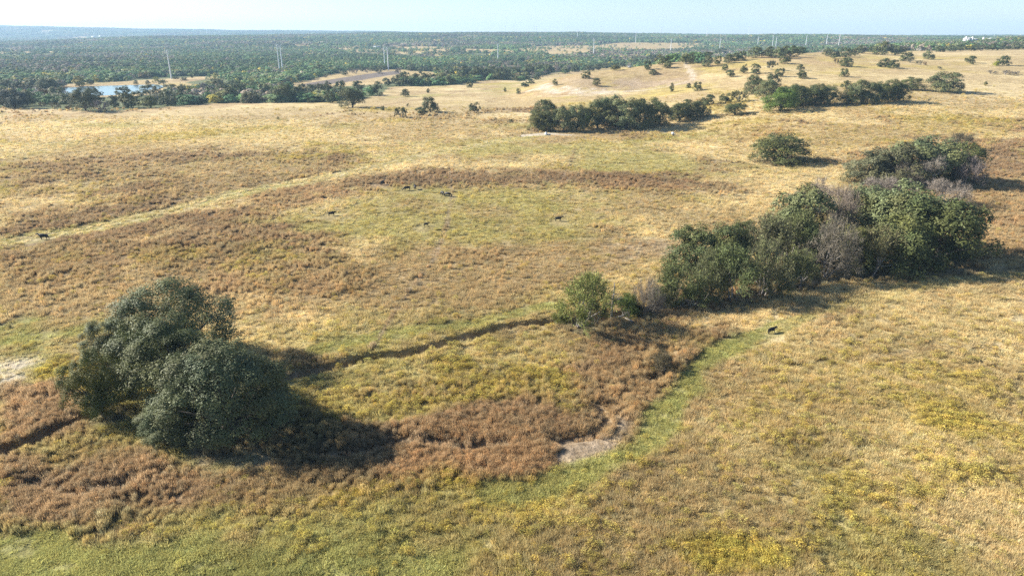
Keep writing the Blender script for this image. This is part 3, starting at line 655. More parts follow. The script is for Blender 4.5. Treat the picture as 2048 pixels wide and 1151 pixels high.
# woodland floor colour where the woods stand
EDGEQ = gpoly(EDGE)
def beyond_edge(x, y):
    lim = np.interp(x / np.maximum(y, 1), EDGEQ[np.argsort(EDGEQ[:, 0]), 0], EDGEQ[np.argsort(EDGEQ[:, 0]), 1])
    return np.log(np.maximum(y, 1)) > lim
OPENP = {k: np.array(v, float) for k, v in OPEN.items()}
SPARSEP = np.array(SPARSE, float)
def in_open(x, y, z):
    px, py, zc = proj(x, y, z)
    r = np.zeros(x.shape, bool)
    for P in OPENP.values(): r |= poly_sd(P, px, py) < 0
    return r
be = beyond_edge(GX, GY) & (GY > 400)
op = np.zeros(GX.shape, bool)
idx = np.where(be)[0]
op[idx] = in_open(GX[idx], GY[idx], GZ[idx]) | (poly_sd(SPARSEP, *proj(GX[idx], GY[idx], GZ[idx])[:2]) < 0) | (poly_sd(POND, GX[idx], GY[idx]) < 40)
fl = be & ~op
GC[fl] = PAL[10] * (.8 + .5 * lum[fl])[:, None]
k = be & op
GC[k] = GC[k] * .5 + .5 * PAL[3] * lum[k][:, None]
plg = (poly_sd(gpoly([(600,170),(700,154),(790,142.5),(800,147),(720,160),(630,172)]), GX / np.maximum(GY, 1), np.log(np.maximum(GY, 1))) < .004) & (GY > 400)
GC[plg] = PAL[9] * lum[plg][:, None]
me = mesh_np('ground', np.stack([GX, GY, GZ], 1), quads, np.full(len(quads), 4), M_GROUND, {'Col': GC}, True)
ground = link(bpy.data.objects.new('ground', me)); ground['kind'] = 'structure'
# pond
pw = Geo(); cx, cy = POND.mean(0)
R_ = POND + (POND - np.array([cx, cy])) * .06
pw.add([(a, b_, POND_Z) for a, b_ in R_], [tuple(range(len(R_) - 1, -1, -1))], (1, 1, 1))
pond = link(bpy.data.objects.new('pond_water', pw.mesh('pond_water', M_WATER))); pond['kind'] = 'structure'
if pond.data.polygons[0].normal.z < 0: pond.data.flip_normals()

# ------------------------------------------------------------------ tree meshes (unit: 1 m wide, 1 m high)
def sph(n, r, zmin=-1.0):
    z = r.uniform(zmin, 1, n); a = r.uniform(0, 2 * math.pi, n); s = np.sqrt(1 - z * z)
    return np.stack([s * np.cos(a), s * np.sin(a), z], 1)
def leaf_quads(P, N, size, r, asp=1.0):
    n = len(P)
    t = np.cross(N, r.normal(size=(n, 3))); t /= np.linalg.norm(t, axis=1, keepdims=True) + 1e-9
    b_ = np.cross(N, t)
    s = size * r.uniform(.6, 1.3, n)[:, None]
    t = t * s; b_ = b_ * s * asp
    return np.stack([P - t, P - b_ * .55 + t * .1, P + t, P + b_ * .6], 1)
def oak_crown(name, seed, nleaf, leaf, nlobe, z0=.14, nmin=6, tone=.25, rnd=.42):
    r = np.random.default_rng(seed)
    # spread lobe directions evenly over the dome
    D = sph(nlobe * 6, r, -.30); keep = [0]
    for _ in range(nlobe - 1):
        dm = np.min(np.linalg.norm(D[:, None] - D[keep][None], axis=2), axis=1); dm *= r.uniform(.75, 1, len(dm)); keep.append(int(np.argmax(dm)))
    D = D[keep]
    ang = np.arctan2(D[:, 1], D[:, 0]); ph = r.uniform(0, 6.28, 4)
    rad = 1 + .16 * np.sin(2 * ang + ph[0]) + .11 * np.sin(3 * ang + ph[1]) + .06 * np.sin(5 * ang + ph[2])
    k = np.where(r.random(nlobe) < .74, r.uniform(.80, 1.0, nlobe), r.uniform(.2, .6, nlobe))
    lr = .5 * math.sqrt(4.6 / nlobe) * r.uniform(.75, 1.2, nlobe)
    Cn = np.stack([D[:, 0] * rad * k * (.5 - lr * .6), D[:, 1] * rad * k * (.5 - lr * .6), z0 + .12 + (.74 - z0) * np.clip(D[:, 2] + .3, 0, 1.3) / 1.3 * k], 1)
    # smaller leaf clumps on every lobe
    li = np.repeat(np.arange(nlobe), nmin); m = len(li)
    dd = sph(m, r, -.35); out = D[li] * .7; dd = dd + out; dd /= np.linalg.norm(dd, axis=1, keepdims=True)
    cc = Cn[li] + dd * (lr[li] * r.uniform(.55, 1.0, m))[:, None] * np.array([1, 1, 1.1])
    cr = lr[li] * r.uniform(.34, .62, m)
    w = cr ** 2 * np.clip(1.1 + dd[:, 2], .4, 2); ci_ = r.choice(m, nleaf, p=w / w.sum())
    d = sph(nleaf, r, -.55) + dd[ci_] * .5; d /= np.linalg.norm(d, axis=1, keepdims=True)
    P = cc[ci_] + d * (cr[ci_] * (r.uniform(.55, 1.12, nleaf)))[:, None] * np.array([1, 1, 1.15])
    N = d * .75 + dd[ci_] * .35 + r.normal(size=(nleaf, 3)) * rnd + np.array([0, 0, .1]); N /= np.linalg.norm(N, axis=1, keepdims=True)
    # normalise to 1 wide, 1 high
    sx = .5 / np.percentile(np.abs(P[:, :2]), 99.2); zt = np.percentile(P[:, 2], 99.7)
    P[:, :2] *= sx; Cn[:, :2] *= sx; P[:, 2] = np.clip(P[:, 2] / zt, .02, 1.03); Cn[:, 2] /= zt
    col = (1 - tone + 2 * tone * r.random(nleaf)) * (.86 + .28 * r.random(nlobe)[li][ci_]) * (.9 + .2 * r.random(m)[ci_])
    hue = (r.random(nlobe)[li][ci_] - .3)[:, None] * .2
    col = col[:, None] * np.concatenate([1 + hue, np.ones((nleaf, 1)), 1 - hue], 1)
    g = Geo(); g.addn(leaf_quads(P, N, leaf, r, .8), 4, col)
    return g.mesh(name, M_LEAF), Cn
def limbs(name, seed, Cn, H=1, thick=.035, mat=None, n=9):
    r = np.random.default_rng(seed); g = Geo()
    fork = np.array([r.uniform(-.02, .02), r.uniform(-.02, .02), .13])
    g.tube((0, 0, -.04), (0, 0, .03), thick * 1.35, thick, n=8); g.tube((0, 0, .03), fork, thick, thick * .8, n=8)
    pick = r.choice(len(Cn), min(n, len(Cn)), replace=False)
    for i in pick:
        c = Cn[i]; m_ = fork + (c - fork) * .5 + np.array([r.uniform(-.03, .03), r.uniform(-.03, .03), r.uniform(-.02, .04)])
        g.tube(fork, m_, thick * .62, thick * .36, n=5); g.tube(m_, c, thick * .36, thick * .1, n=5)
    return g.mesh(name, mat or M_BARK)
def twiggy(name, seed, levels, nt_, leaves=0, leafsize=.02, twigw=.0035, z0=.12, droop=0, tw_col=(1, 1, 1)):
    "open crown of real twigs, with some leaves if asked; returns crown mesh, trunk mesh"
    r = np.random.default_rng(seed); g = Geo(); tg = Geo(); tips = []
    def grow(p, d, L, rad, lv):
        q = p + d * L
        (tg if lv > levels - 2 else g).tube(p, q, rad, rad * .65, (1, 1, 1), 4 if lv < levels else 6)
        if lv == 0: tips.append((q, d)); return
        for j in range(3 if lv < levels else 5):
            e = d + r.normal(size=3) * (.48 if lv < levels else .55) + np.array([0, 0, .10])
            e /= np.linalg.norm(e); grow(q, e, L * r.uniform(.62, .85), rad * .6, lv - 1)
        tips.append((q, d))
    nst = 4 if seed % 2 else 3
    for s in range(nst):
        d = np.array([r.uniform(-.8, .8), r.uniform(-.8, .8), .8]); d /= np.linalg.norm(d)
        grow(np.array([r.uniform(-.02, .02), r.uniform(-.02, .02), -.03]), d, .26, .016, levels)
    T = np.array([a for a, _ in tips]); TD = np.array([b_ for _, b_ in tips])
    i = r.choice(len(T), nt_)
    P = T[i] + r.normal(size=(nt_, 3)) * .02
    d = TD[i] + r.normal(size=(nt_, 3)) * .75 + np.array([0, 0, .15]); d /= np.linalg.norm(d, axis=1, keepdims=True)
    L = r.uniform(.05, .14, nt_)[:, None]
    side = np.cross(d, r.normal(size=(nt_, 3))); side /= np.linalg.norm(side, axis=1, keepdims=True)
    tri = np.stack([P - side * twigw, P + side * twigw, P + d * L], 1)
    cc = np.array(tw_col) * r.uniform(.7, 1.25, nt_)[:, None]
    g.addn(tri, 3, cc)
    if leaves:
        j = r.integers(0, nt_, leaves)
        LP = P[j] + d[j] * L[j] * r.random(leaves)[:, None] + r.normal(size=(leaves, 3)) * .012
        N = r.normal(size=(leaves, 3)); N /= np.linalg.norm(N, axis=1, keepdims=True)
        g.addn(leaf_quads(LP, N, leafsize, r, .7), 4, r.uniform(.7, 1.4, leaves)[:, None] * np.array([.95, 1.05, .8]))
    allv = np.concatenate(g.v)
    s = 1.0 / max(np.percentile(np.abs(allv[:, :2]), 97) * 2, 1e-3); sz = 1.0 / np.percentile(allv[:, 2], 98.5)
    for G in (g, tg): G.v = [v * np.array([s, s, sz]) for v in G.v]
    return g.mesh(name, M_LEAF), tg.mesh('trunk', M_GREYBARK)

LIB = {'oakN': [], 'oak': [], 'low': [], 'elmN': [], 'elm': [], 'elmL': [], 'bare': [], 'bareL': []}
for s in range(5):
    c, cn = oak_crown('crown', 100 + s, 44000, .0100, 34, .02, 9, tone=.18, rnd=.28); LIB['oakN'].append((c, limbs('trunk', s, cn, n=16)))
for s in range(5):
    c, cn = oak_crown('crown', 200 + s, 12500, .0190, 24, .03, 7); LIB['oak'].append((c, limbs('trunk', s + 9, cn, n=12)))
for s in range(7):
    c, cn = oak_crown('crown', 300 + s, 2500, .041, 13 + s, (.0, .08, .03)[s % 3], 5, tone=.3, rnd=.35); LIB['low'].append((c, limbs('trunk', s + 19, cn, thick=.03, n=7)))
for s in range(1):
    LIB['elmN'].append(twiggy('crown', 401 + s, 3, 3000, 16000, .012, .0018))
for s in range(3): LIB['elm'].append(twiggy('crown', 411 + s, 3, 3000, 3800, .015, .003))
for s in range(2): LIB['elmL'].append(twiggy('crown', 421 + s, 2, 500, 1100, .034, .008))
for s in range(3): LIB['bare'].append(twiggy('crown', 431 + s, 4, 3800, 0, .02, .0030))
for s in range(2): LIB['bareL'].append(twiggy('crown', 441 + s, 2, 900, 0, .02, .009))
KINDN = {'oakN': ('oak_tree', 'oak tree'), 'oak': ('oak_tree', 'oak tree'), 'low': ('oak_tree', 'oak tree'), 'elmN': ('leafy_tree', 'tree'), 'elm': ('leafy_tree', 'tree'),
         'elmL': ('leafy_tree', 'tree'), 'bare': ('bare_tree', 'bare tree'), 'bareL': ('bare_bush', 'bush')}
cnt = {k: 0 for k in LIB}
def plant(p, wm, H, k, tn, lab, group=None, sink=.0):
    v = LIB[k][cnt[k] % len(LIB[k])]; cnt[k] += 1
    nm, cat = KINDN[k]
    if k == 'low' and H < 2.6: nm, cat = 'shrub', 'shrub'
    if 'juniper' in lab: nm, cat = 'juniper_tree', 'juniper'
    t = thing(nm, lab, cat, (p.x, p.y, p.z - sink), random.uniform(0, 6.28), group)
    t.scale = (wm, wm, H)
    j = random.uniform(.9, 1.12)
    c_ = part('crown', v[0], t); c_['tint'] = [tn[0] * j, tn[1] * j, tn[2] * j]
    part('trunk', v[1], t)
    return t
labs = {}
for q in TREES: labs[q[5]] = labs.get(q[5], 0) + 1
GROUPS = {ROW1: 'oaks in the row beyond the grazing field', ROW2: 'oaks in the long row on the right slope', BELT: 'trees in the pond belt', BELT2: 'trees in the dark belt',
          CREST: 'oaks on the hill crest', 'one of the oaks clustered behind the lone round oak': 'oaks behind the lone round oak', MEAD: 'trees and bushes by the ploughed strip'}
NUMS = ['first','second','third','fourth','fifth','sixth','seventh','eighth','ninth','tenth','eleventh','twelfth','thirteenth','fourteenth','fifteenth','sixteenth','seventeenth','eighteenth','nineteenth']
TENS = ['','','twenty','thirty','forty','fifty','sixty','seventy']
def ordinal(i):
    if i < 20: return NUMS[i - 1]
    if i % 10 == 0: return TENS[i // 10][:-1] + 'ieth'
    return TENS[i // 10] + '-' + NUMS[i % 10 - 1]
PHR = {ROW1: 'in the row beyond the grazing field', ROW2: 'in the long row on the right slope', BELT: 'in the belt before the pond', BELT2: 'in the dense belt left of the mound',
       CREST: 'on the crest of the golden hill', 'one of the oaks clustered behind the lone round oak': 'in the cluster behind the lone round oak', MEAD: 'by the ploughed strip'}
def tone_of(tn, k):
    if k in ('bareL',): return 'bare bush'
    if k == 'elmL': return 'thin-crowned tree'
    return {OAK: 'dark green oak', OAKG: 'grey-green oak', OLIVE: 'olive green oak'}.get(tn, 'pale green tree')
for L_ in PHR:
    mem = [i for i, q in enumerate(TREES) if q[5] == L_]
    for ki in sorted(set(tone_of(TREES[i][4], TREES[i][3]) for i in mem)):
        mm = sorted([i for i in mem if tone_of(TREES[i][4], TREES[i][3]) == ki], key=lambda i: TREES[i][0].x / TREES[i][0].y)
        for n__, i in enumerate(mm):
            q = TREES[i]; GROUPS['%s, %s from the left, %s' % (ki, ordinal(n__ + 1), PHR[L_])] = GROUPS[L_]
            TREES[i] = q[:5] + ('%s, %s from the left, %s' % (ki, ordinal(n__ + 1), PHR[L_]),) + q[6:]
# dead snag
sg = Geo(); r = np.random.default_rng(3)
sg.tube((0, 0, -.02), (.03, 0, .45), .05, .038, n=7); sg.tube((.03, 0, .45), (.10, .02, .98), .038, .016, n=6, cap=True)
SNAG_TRUNK = sg.mesh('trunk', M_GREYBARK)
sg = Geo()
for a, z, L in ((.3, .5, .42), (3.4, .62, .38), (1.8, .4, .3), (4.6, .72, .25), (5.6, .56, .34)):
    p0 = np.array((.05, 0, z)); p1 = p0 + np.array((math.cos(a), math.sin(a), .35)) * L * .6; p2 = p1 + np.array((math.cos(a + .7), math.sin(a + .7), .1)) * L * .6
    sg.tube(p0, p1, .018, .011, n=5); sg.tube(p1, p2, .011, .004, n=4)
    p3 = p1 + np.array((math.cos(a - .8), math.sin(a - .8), .5)) * L * .4; sg.tube(p1, p3, .008, .003, n=4)
SNAG_ARMS = sg.mesh('branches', M_GREYBARK)
for (p, wm, H, k, tn, lab, grp) in TREES:
    if k == 'snag':
        t = thing('dead_tree', lab, 'dead tree', p, .4); t.scale = (wm * 1.3, wm * 1.3, H); part('trunk', SNAG_TRUNK, t); part('branches', SNAG_ARMS, t)
        continue
    plant(p, wm, H, k, tn, lab, GROUPS.get(lab), .02 * H)

# ------------------------------------------------------------------ woods beyond
r = np.random.default_rng(11)
def wood_points(n, y0, y1, seed):
    q = np.random.default_rng(seed)
    y = np.sqrt(q.uniform(y0 * y0, y1 * y1, n)); u = q.uniform(-.86, .86, n)
    x = u * y; z = height(x, y)
    k = beyond_edge(x, y) & (y > 540)
    x, y, z = x[k], y[k], z[k]
    o = in_open(x, y, z) | in_open(x, y, z + 5) | in_open(x, y, z + 9)
    o &= ~((q.random(len(x)) < .30) & (fbm(x, y, 90, 3, 88) > .48) & (y > 1400))
    o |= (poly_sd(POND, x, y) < 8)
    px, py, zc = proj(x, y, z); s = poly_sd(SPARSEP, px, py) < 0
    o |= s & (q.random(len(x)) < .80)
    # small gaps
    o |= (fbm(x, y, 120, 3, 91) > .63) & (q.random(len(x)) < .85)
    return x[~o], y[~o], z[~o], s[~o]
def hidden(x, y, z):
    "true where the crown top is below the line of sight over the ground in front"
    top = z + 9; hid = np.zeros(x.shape, bool)
    for f in np.linspace(.25, .97, 40):
        hx, hy = x * f, y * f
        line = CAM_H + (top - CAM_H) * f
        hid |= base_h(hx, hy) > line + 1.5
    return hid
tint_lib = np.array([(.085,.160,.070), (.105,.175,.065), (.135,.185,.080), (.18,.20,.085), (.135,.152,.10), (.40,.34,.06), (.22,.195,.16), (.24,.24,.08)])
tint_p = np.array([.24, .24, .18, .12, .10, .035, .06, .045]); tint_p /= tint_p.sum()
allp = []
for (n_, y0, y1, sc, seed) in ((60000, 560, 2400, 1.0, 1), (95000, 2400, 4600, 1.45, 2), (60000, 4600, 9200, 2.9, 3)):
    x, y, z, s = wood_points(n_, y0, y1, seed)
    h_ = hidden(x, y, z); x, y, z, s = x[~h_], y[~h_], z[~h_], s[~h_]
    allp.append(np.stack([x, y, z, np.full(len(x), sc) * np.where(s, .45, 1)], 1))
P = np.concatenate(allp)
qq = np.random.default_rng(5)
ci = qq.choice(len(tint_lib), len(P), p=tint_p)
# species drift across the valley
sh = fbm(P[:, 0], P[:, 1], 260, 3, 95)
ci = np.where((sh > .58) & (qq.random(len(P)) < .5), 6, ci); ci = np.where((sh < .42) & (qq.random(len(P)) < .5), 1, ci)
wid = (7.5 + 12.5 * qq.random(len(P)) ** 1.6) * (.65 + .7 * fbm(P[:, 0], P[:, 1], 200, 2, 98)) * P[:, 3]; hei = qq.uniform(5.0, 8.8, len(P)) * (P[:, 3] ** .45)
wid = np.where(ci == 5, wid * .8, wid)
colr = tint_lib[ci] * (qq.uniform(.85, 1.4, len(P)) * (.35 + 1.6 * fbm(P[:, 0], P[:, 1], 150, 4, 97)))[:, None]
d2 = P[:, 1]
order = np.argsort(d2)
# the nearest rows are trees of their own
NSELF = 90
px_, py_, zc_ = proj(P[:, 0], P[:, 1], P[:, 2])
inview = (px_ > -10) & (px_ < 2060)
sel = [i for i in order if inview[i]][:NSELF]
def sector(x, y, i):
    px = px_[i]
    tone = {5: 'yellow', 6: 'greyish bare', 7: 'olive', 3: 'olive'}.get(ci[i], 'dark green')
    if px < 420: where = 'in the wood edge around the pond'
    elif px < 900: where = 'in the wood edge around the ploughed strip'
    elif px < 1350: where = 'in the wood behind the chalk mound'
    else: where = 'in the wood behind the golden hill'
    return tone, where
secn = {}
for i in sorted(sel, key=lambda i: px_[i]):
    tone, where = sector(P[i, 0], P[i, 1], i)
    secn[(tone, where)] = secn.get((tone, where), 0) + 1
    k = 'elmL' if ci[i] == 6 else 'low'
    lab = f'{tone} tree {where}, {ordinal(secn[(tone, where)])} from the left'
    plant(Vector((P[i, 0], P[i, 1], P[i, 2])), wid[i] * 1.05, hei[i], k, tuple(colr[i]), lab, f'{tone} trees {where}', .1)
rest = np.ones(len(P), bool); rest[sel] = False

# geometry-node scatter -----------------------------------------------------------
def scatter(name, pos, rot, scl, col, pick, protos, label):
    me = bpy.data.meshes.new(name); me.vertices.add(len(pos)); me.vertices.foreach_set('co', np.ascontiguousarray(pos, np.float32).ravel())
    for an, dat, ty, key in (('rot', rot, 'FLOAT_VECTOR', 'vector'), ('scl', scl, 'FLOAT_VECTOR', 'vector')):
        a = me.attributes.new(an, ty, 'POINT'); a.data.foreach_set(key, np.ascontiguousarray(dat, np.float32).ravel())
    a = me.attributes.new('col', 'FLOAT_COLOR', 'POINT')
    a.data.foreach_set('color', np.ascontiguousarray(np.concatenate([col, np.ones((len(col), 1))], 1), np.float32).ravel())
    a = me.attributes.new('pick', 'INT', 'POINT'); a.data.foreach_set('value', np.ascontiguousarray(pick, np.int32))
    o = link(bpy.data.objects.new(name, me)); o['kind'] = 'stuff'; o['label'] = label
    coll = bpy.data.collections.new(name + ' shapes')
    for i, pm in enumerate(protos):
        coll.objects.link(bpy.data.objects.new('%s_shape_%02d' % (name, i), pm))
    ng = bpy.data.node_groups.new(name, 'GeometryNodeTree')
    ng.interface.new_socket('Geometry', in_out='INPUT', socket_type='NodeSocketGeometry')
    ng.interface.new_socket('Geometry', in_out='OUTPUT', socket_type='NodeSocketGeometry')
    N = ng.nodes; L = ng.links
    gi = N.new('NodeGroupInput'); go = N.new('NodeGroupOutput')
    ip = N.new('GeometryNodeInstanceOnPoints'); ip.inputs['Pick Instance'].default_value = True
    cinf = N.new('GeometryNodeCollectionInfo'); cinf.inputs['Collection'].default_value = coll
    cinf.inputs['Separate Children'].default_value = True; cinf.inputs['Reset Children'].default_value = True
    def na(nm, ty):
        a = N.new('GeometryNodeInputNamedAttribute'); a.data_type = ty; a.inputs['Name'].default_value = nm
        return [s for s in a.outputs if s.name == 'Attribute' and s.enabled][0]
    L.new(gi.outputs[0], ip.inputs['Points']); L.new(cinf.outputs[0], ip.inputs['Instance'])
    L.new(na('pick', 'INT'), ip.inputs['Instance Index']); L.new(na('rot', 'FLOAT_VECTOR'), ip.inputs['Rotation']); L.new(na('scl', 'FLOAT_VECTOR'), ip.inputs['Scale'])
    L.new(ip.outputs[0], go.inputs[0])
    md = o.modifiers.new('scatter', 'NODES'); md.node_group = ng
    return o
FAR = []
for s in range(6):
    c, cn = oak_crown('far crown', 500 + s, 190, .115, 7, .0, 4, tone=.2, rnd=.22)
    c.materials.clear(); c.materials.append(M_FARLEAF); FAR.append(c)
Q = P[rest]; n_ = len(Q)
rz = np.zeros((n_, 3)); rz[:, 2] = qq.uniform(0, 6.28, n_)
scatter('woodland', Q[:, :3] - np.array([0, 0, .4]), rz, np.stack([wid[rest], wid[rest], hei[rest] * 1.05], 1), colr[rest], qq.integers(0, 6, n_), FAR,
        'dense oak and juniper woods filling the valley and the far ridges')
print('woodland', n_)

# ------------------------------------------------------------------ grass and weeds
def blades(seed, n, rad, h0, h1, w, lean, two=None, dome=0.0):
    r = np.random.default_rng(seed); a = r.uniform(0, 6.28, n); q = np.sqrt(r.random(n)) * rad
    x, y = q * np.cos(a), q * np.sin(a)
    fal = np.sqrt(np.clip(1 - (q / rad) ** 2 * dome, .05, 1))
    h = r.uniform(h0, h1, n) * fal
    b0 = np.stack([x * .75, y * .75, np.zeros(n)], 1)
    tip = np.stack([x * (1 + lean) + r.normal(size=n) * lean * .3 * h, y * (1 + lean) + r.normal(size=n) * lean * .3 * h, h], 1)
    sa = r.uniform(0, 3.14, n); s = np.stack([np.cos(sa), np.sin(sa), np.zeros(n)], 1) * w
    g = Geo(); g.addn(np.stack([b0 - s, b0 + s, tip], 1), 3, (r.uniform(.75, 1.25, n)[:, None] * np.array([1, 1, 1])))
    return g, r
def fuzz(g, r, n, rad, z0, z1, size, col, updir=.6):
    d = sph(n, r, 0); P = d * np.array([rad, rad, 1]) * r.uniform(.5, 1.0, n)[:, None]; P[:, 2] = z0 + np.abs(d[:, 2]) * (z1 - z0) * r.uniform(.75, 1.05, n)
    N = d + r.normal(size=(n, 3)) * .6; N /= np.linalg.norm(N, axis=1, keepdims=True)
    t = np.cross(N, r.normal(size=(n, 3))); t /= np.linalg.norm(t, axis=1, keepdims=True); t[:, 2] = np.abs(t[:, 2]) + updir; t /= np.linalg.norm(t, axis=1, keepdims=True)
    b_ = np.cross(N, t); s = size * r.uniform(.6, 1.3, n)[:, None]
    g.addn(np.stack([P - b_ * s * .35, P + b_ * s * .35, P + t * s], 1), 3, r.uniform(.75, 1.25, n)[:, None] * np.asarray(col))
GR, ST_, WD, BW = [], [], [], []
for s in range(4):
    g, r_ = blades(600 + s, 46, .5, .10, .30, .035, .35); GR.append(g.mesh('grass', M_GRASS))
for s in range(4):
    g, r_ = blades(620 + s, 48, .42, .30, .70, .028, .55); ST_.append(g.mesh('straw', M_GRASS))
for s in range(4):
    g, r_ = blades(640 + s, 85, .5, .6, 1.15, .034, .22, dome=.2); fuzz(g, r_, 24, .45, .35, .95, .16, (1, 1, 1), 2.5); WD.append(g.mesh('weed', M_GRASS))
for s in range(4):
    g, r_ = blades(660 + s, 14, .25, .3, .5, .02, .8, dome=.6)
    g.c = [c * np.array([.6, .55, .7]) for c in g.c]
    fuzz(g, r_, 40, .42, .15, .45, .12, (.7, .65, .8), .4); fuzz(g, r_, 75, .48, .30, .62, .10, (1.15, 1.15, 1.0), .3); BW.append(g.mesh('broomweed', M_GRASS))
def field_pts(n, y0, y1, seed, umax=1.08, power=2.0):
    q = np.random.default_rng(seed)
    y = np.exp(q.uniform(math.log(y0), math.log(y1), n))
    x = q.uniform(-umax, umax, n) * y
    px, py, zc = proj(x, y, 0 * x); k = (px > -160) & (px < 2210)
    return x[k], y[k], q
COWP = [at(a, b_).xy for a, b_ in ((88,478),(765,369),(814,381),(830,379),(885,391),(896,393),(664,430),(853,452),(1117,441),(1543,664))]
def do_scatter(name, n, y0, y1, seed, protos, cls, smin, smax, label, grow=.26, tintv=(.8, 1.25), zs=(.8, 1.3), keep=1.0, mulc=(1, 1, 1), colmix=1.0, thr=.15):
    x, y, q = field_pts(n, y0, y1, seed)
    W = cover(x, y)
    pr = sum(W[:, CL.index(c)] * w for c, w in cls.items())
    clump = fbm(x, y, 2.6, 3, seed + 300)
    pr = np.clip((pr - thr) / (1 - thr), 0, 1) * np.clip((clump - .22) * 2.6, .05, 1) * keep
    k = (q.random(len(x)) < pr)
    for cx_, cy_ in COWP: k &= ((x - cx_) ** 2 + (y + 2 - cy_) ** 2 * .4) > (2.5 if cy_ < 160 else 10)
    x, y, W = x[k], y[k], W[k]
    z = height(x, y)
    base = (W @ PAL)
    if isinstance(mulc, np.ndarray): base = base * (1 - colmix) + mulc[None] * colmix
    else: base = base * np.array(mulc)
    hue = q.normal(0, .05, len(x))
    lumv = q.uniform(*tintv, len(x)) * (.82 + .36 * fbm(x, y, 3.0, 3, 200)) * (.85 + .3 * fbm(x, y, 9, 2, 210))
    col = base * lumv[:, None] * np.stack([1 + hue, np.ones(len(x)), 1 - hue], 1)
    s = q.uniform(smin, smax, len(x)) * (1 + grow * (y - 60) / 120) * (.6 + .8 * fbm(x, y, 5, 3, seed + 500))
    rot = np.zeros((len(x), 3)); rot[:, 2] = q.uniform(0, 6.28, len(x)); rot[:, :2] = q.normal(0, .08, (len(x), 2))
    scl = np.stack([s, s, s ** .6 * q.uniform(*zs, len(x)) * (.55 + .9 * fbm(x, y, 11, 3, seed + 600))], 1)
    print(name, len(x))
    return scatter(name, np.stack([x, y, z - .03], 1), rot, scl, col, q.integers(0, len(protos), len(x)), protos, label)
do_scatter('grass', 330000, 44, 420, 21, GR, {'green': 1, 'yellowgreen': 1, 'tan': .9, 'straw': .6, 'gold': .7, 'brown': .4, 'rust': .2, 'soil': .12, 'chalk': .08, 'floor': .2}, .6, 1.25,
           'short green and yellow pasture grass across the near fields', mulc=(1.45, 1.45, 1.3))
do_scatter('dry_grass', 260000, 44, 460, 22, ST_, {'straw': 1, 'tan': .55, 'yellowgreen': .25, 'gold': .4, 'rust': .95, 'brown': .6}, .6, 1.2,
           'tall pale dry grass standing in tufts across the fields', mulc=(1.4, 1.36, 1.25))
do_scatter('brown_weeds', 330000, 44, 520, 23, WD, {'rust': .75, 'brown': .8, 'tan': .05, 'gold': .12, 'floor': .2}, .5, .95,
           'knee-high brown and rusty dead weeds in thick patches', mulc=(1.45, 1.4, 1.25), thr=.12)
do_scatter('yellow_broomweed', 120000, 44, 520, 24, BW, {'gold': 1.3, 'yellowgreen': .16, 'straw': .12, 'tan': .10, 'brown': .08}, .7, 1.5,
           'low mounds of yellow broomweed scattered through the grass', mulc=np.array([.58, .47, .095]), colmix=.5, thr=.05, tintv=(.75, 1.2))

# ------------------------------------------------------------------ transmission poles
M_POLE = plain('galvanised steel', (.72, .74, .76), .5, .1, 1)
pg = Geo(); 
for a, b_, ra, rb in ((0, .34, .95, .80), (.34, .67, .80, .66), (.67, 1.0, .66, .5)): pg.tube((0, 0, a), (0, 0, b_), ra, rb, n=12, cap=True)
POLE = pg.mesh('pole', M_POLE)
pg = Geo(); pg.tube((-3.0, 0, .6), (0, 0, 0), .12, .22, n=6, cap=True); pg.tube((-2.8, 0, .55), (-2.8, 0, -1.0), .11, .09, n=6, cap=True)
ARM = pg.mesh('cross_arm', M_POLE)
POLES = [(343,158,55,'tall steel power pole rising beside the pond bank'),(560,147.5,55,'left steel pole of the tall pair above the left woods'),(566,146.5,53,'right steel pole of the tall pair above the left woods'),
 (770,135,38,'left steel pole of the pair beyond the ploughed strip'),(777,141,45,'right steel pole of the pair beyond the ploughed strip'),(996,122,33,'single steel pole in the woods left of the chalk mound'),
 (1187,113.5,34,'steel pole in the woods behind the chalk mound'),(1341,105.5,26,'steel pole behind the left end of the hill crest'),(1439,101.5,23.5,'steel pole standing left of the hilltop clump'),
 (1515,94,18,'short-looking steel pole behind the hilltop clump'),(1544,97,24,'left of two close steel poles above the hilltop clump'),(1551,97.5,22.5,'right of two close steel poles above the hilltop clump'),
 (1611,95,23,'steel pole at the left end of the pale far field'),(1652,93.5,23,'steel pole at the middle of the pale far field'),(1677,92.5,22,'steel pole at the right end of the pale far field'),
 (1155,78,17,'far pole on the wooded slope in a small clearing'),(1271,86,21,'far pole at the edge of the pale far clearing')]
HOR = [(1028,11),(1069,14),(1073,14),(1135,15),(1202,16),(1266,12),(1321,12),(1354,10),(1414,18),(1497,20),(1010.5,12)]
def make_pole(p, H, lab, px):
    t = thing('power_pole', lab, 'power pole', p, 0, 'steel power poles across the valley')
    o = part('pole', POLE, t); o.scale = (1, 1, H)
    for sgn in (0, math.pi):
        for q in (.985, .93, .875):
            a = part('cross_arm', ARM, t); a.location = (0, 0, H * q); a.rotation_euler = (0, 0, sgn + .25)
for px, py, h, lab in POLES:
    p = at(px, py); z = proj(p.x, p.y, p.z)[2]
    make_pole(p, min(max(h * z / F, 30), 48), lab, px)
names = ['first', 'second', 'third', 'fourth', 'fifth', 'sixth', 'seventh', 'eighth', 'ninth', 'tenth', 'eleventh']
for i, (px, h) in enumerate(sorted(HOR)):
    Y = 4000 if px < 1400 else 3150
    x = ub(px) * Y; z = gz(x, Y)
    make_pole(Vector((x, Y, z)), 42 if px < 1400 else 46, 'tiny far power pole on the skyline, %s from the left' % names[i], px)

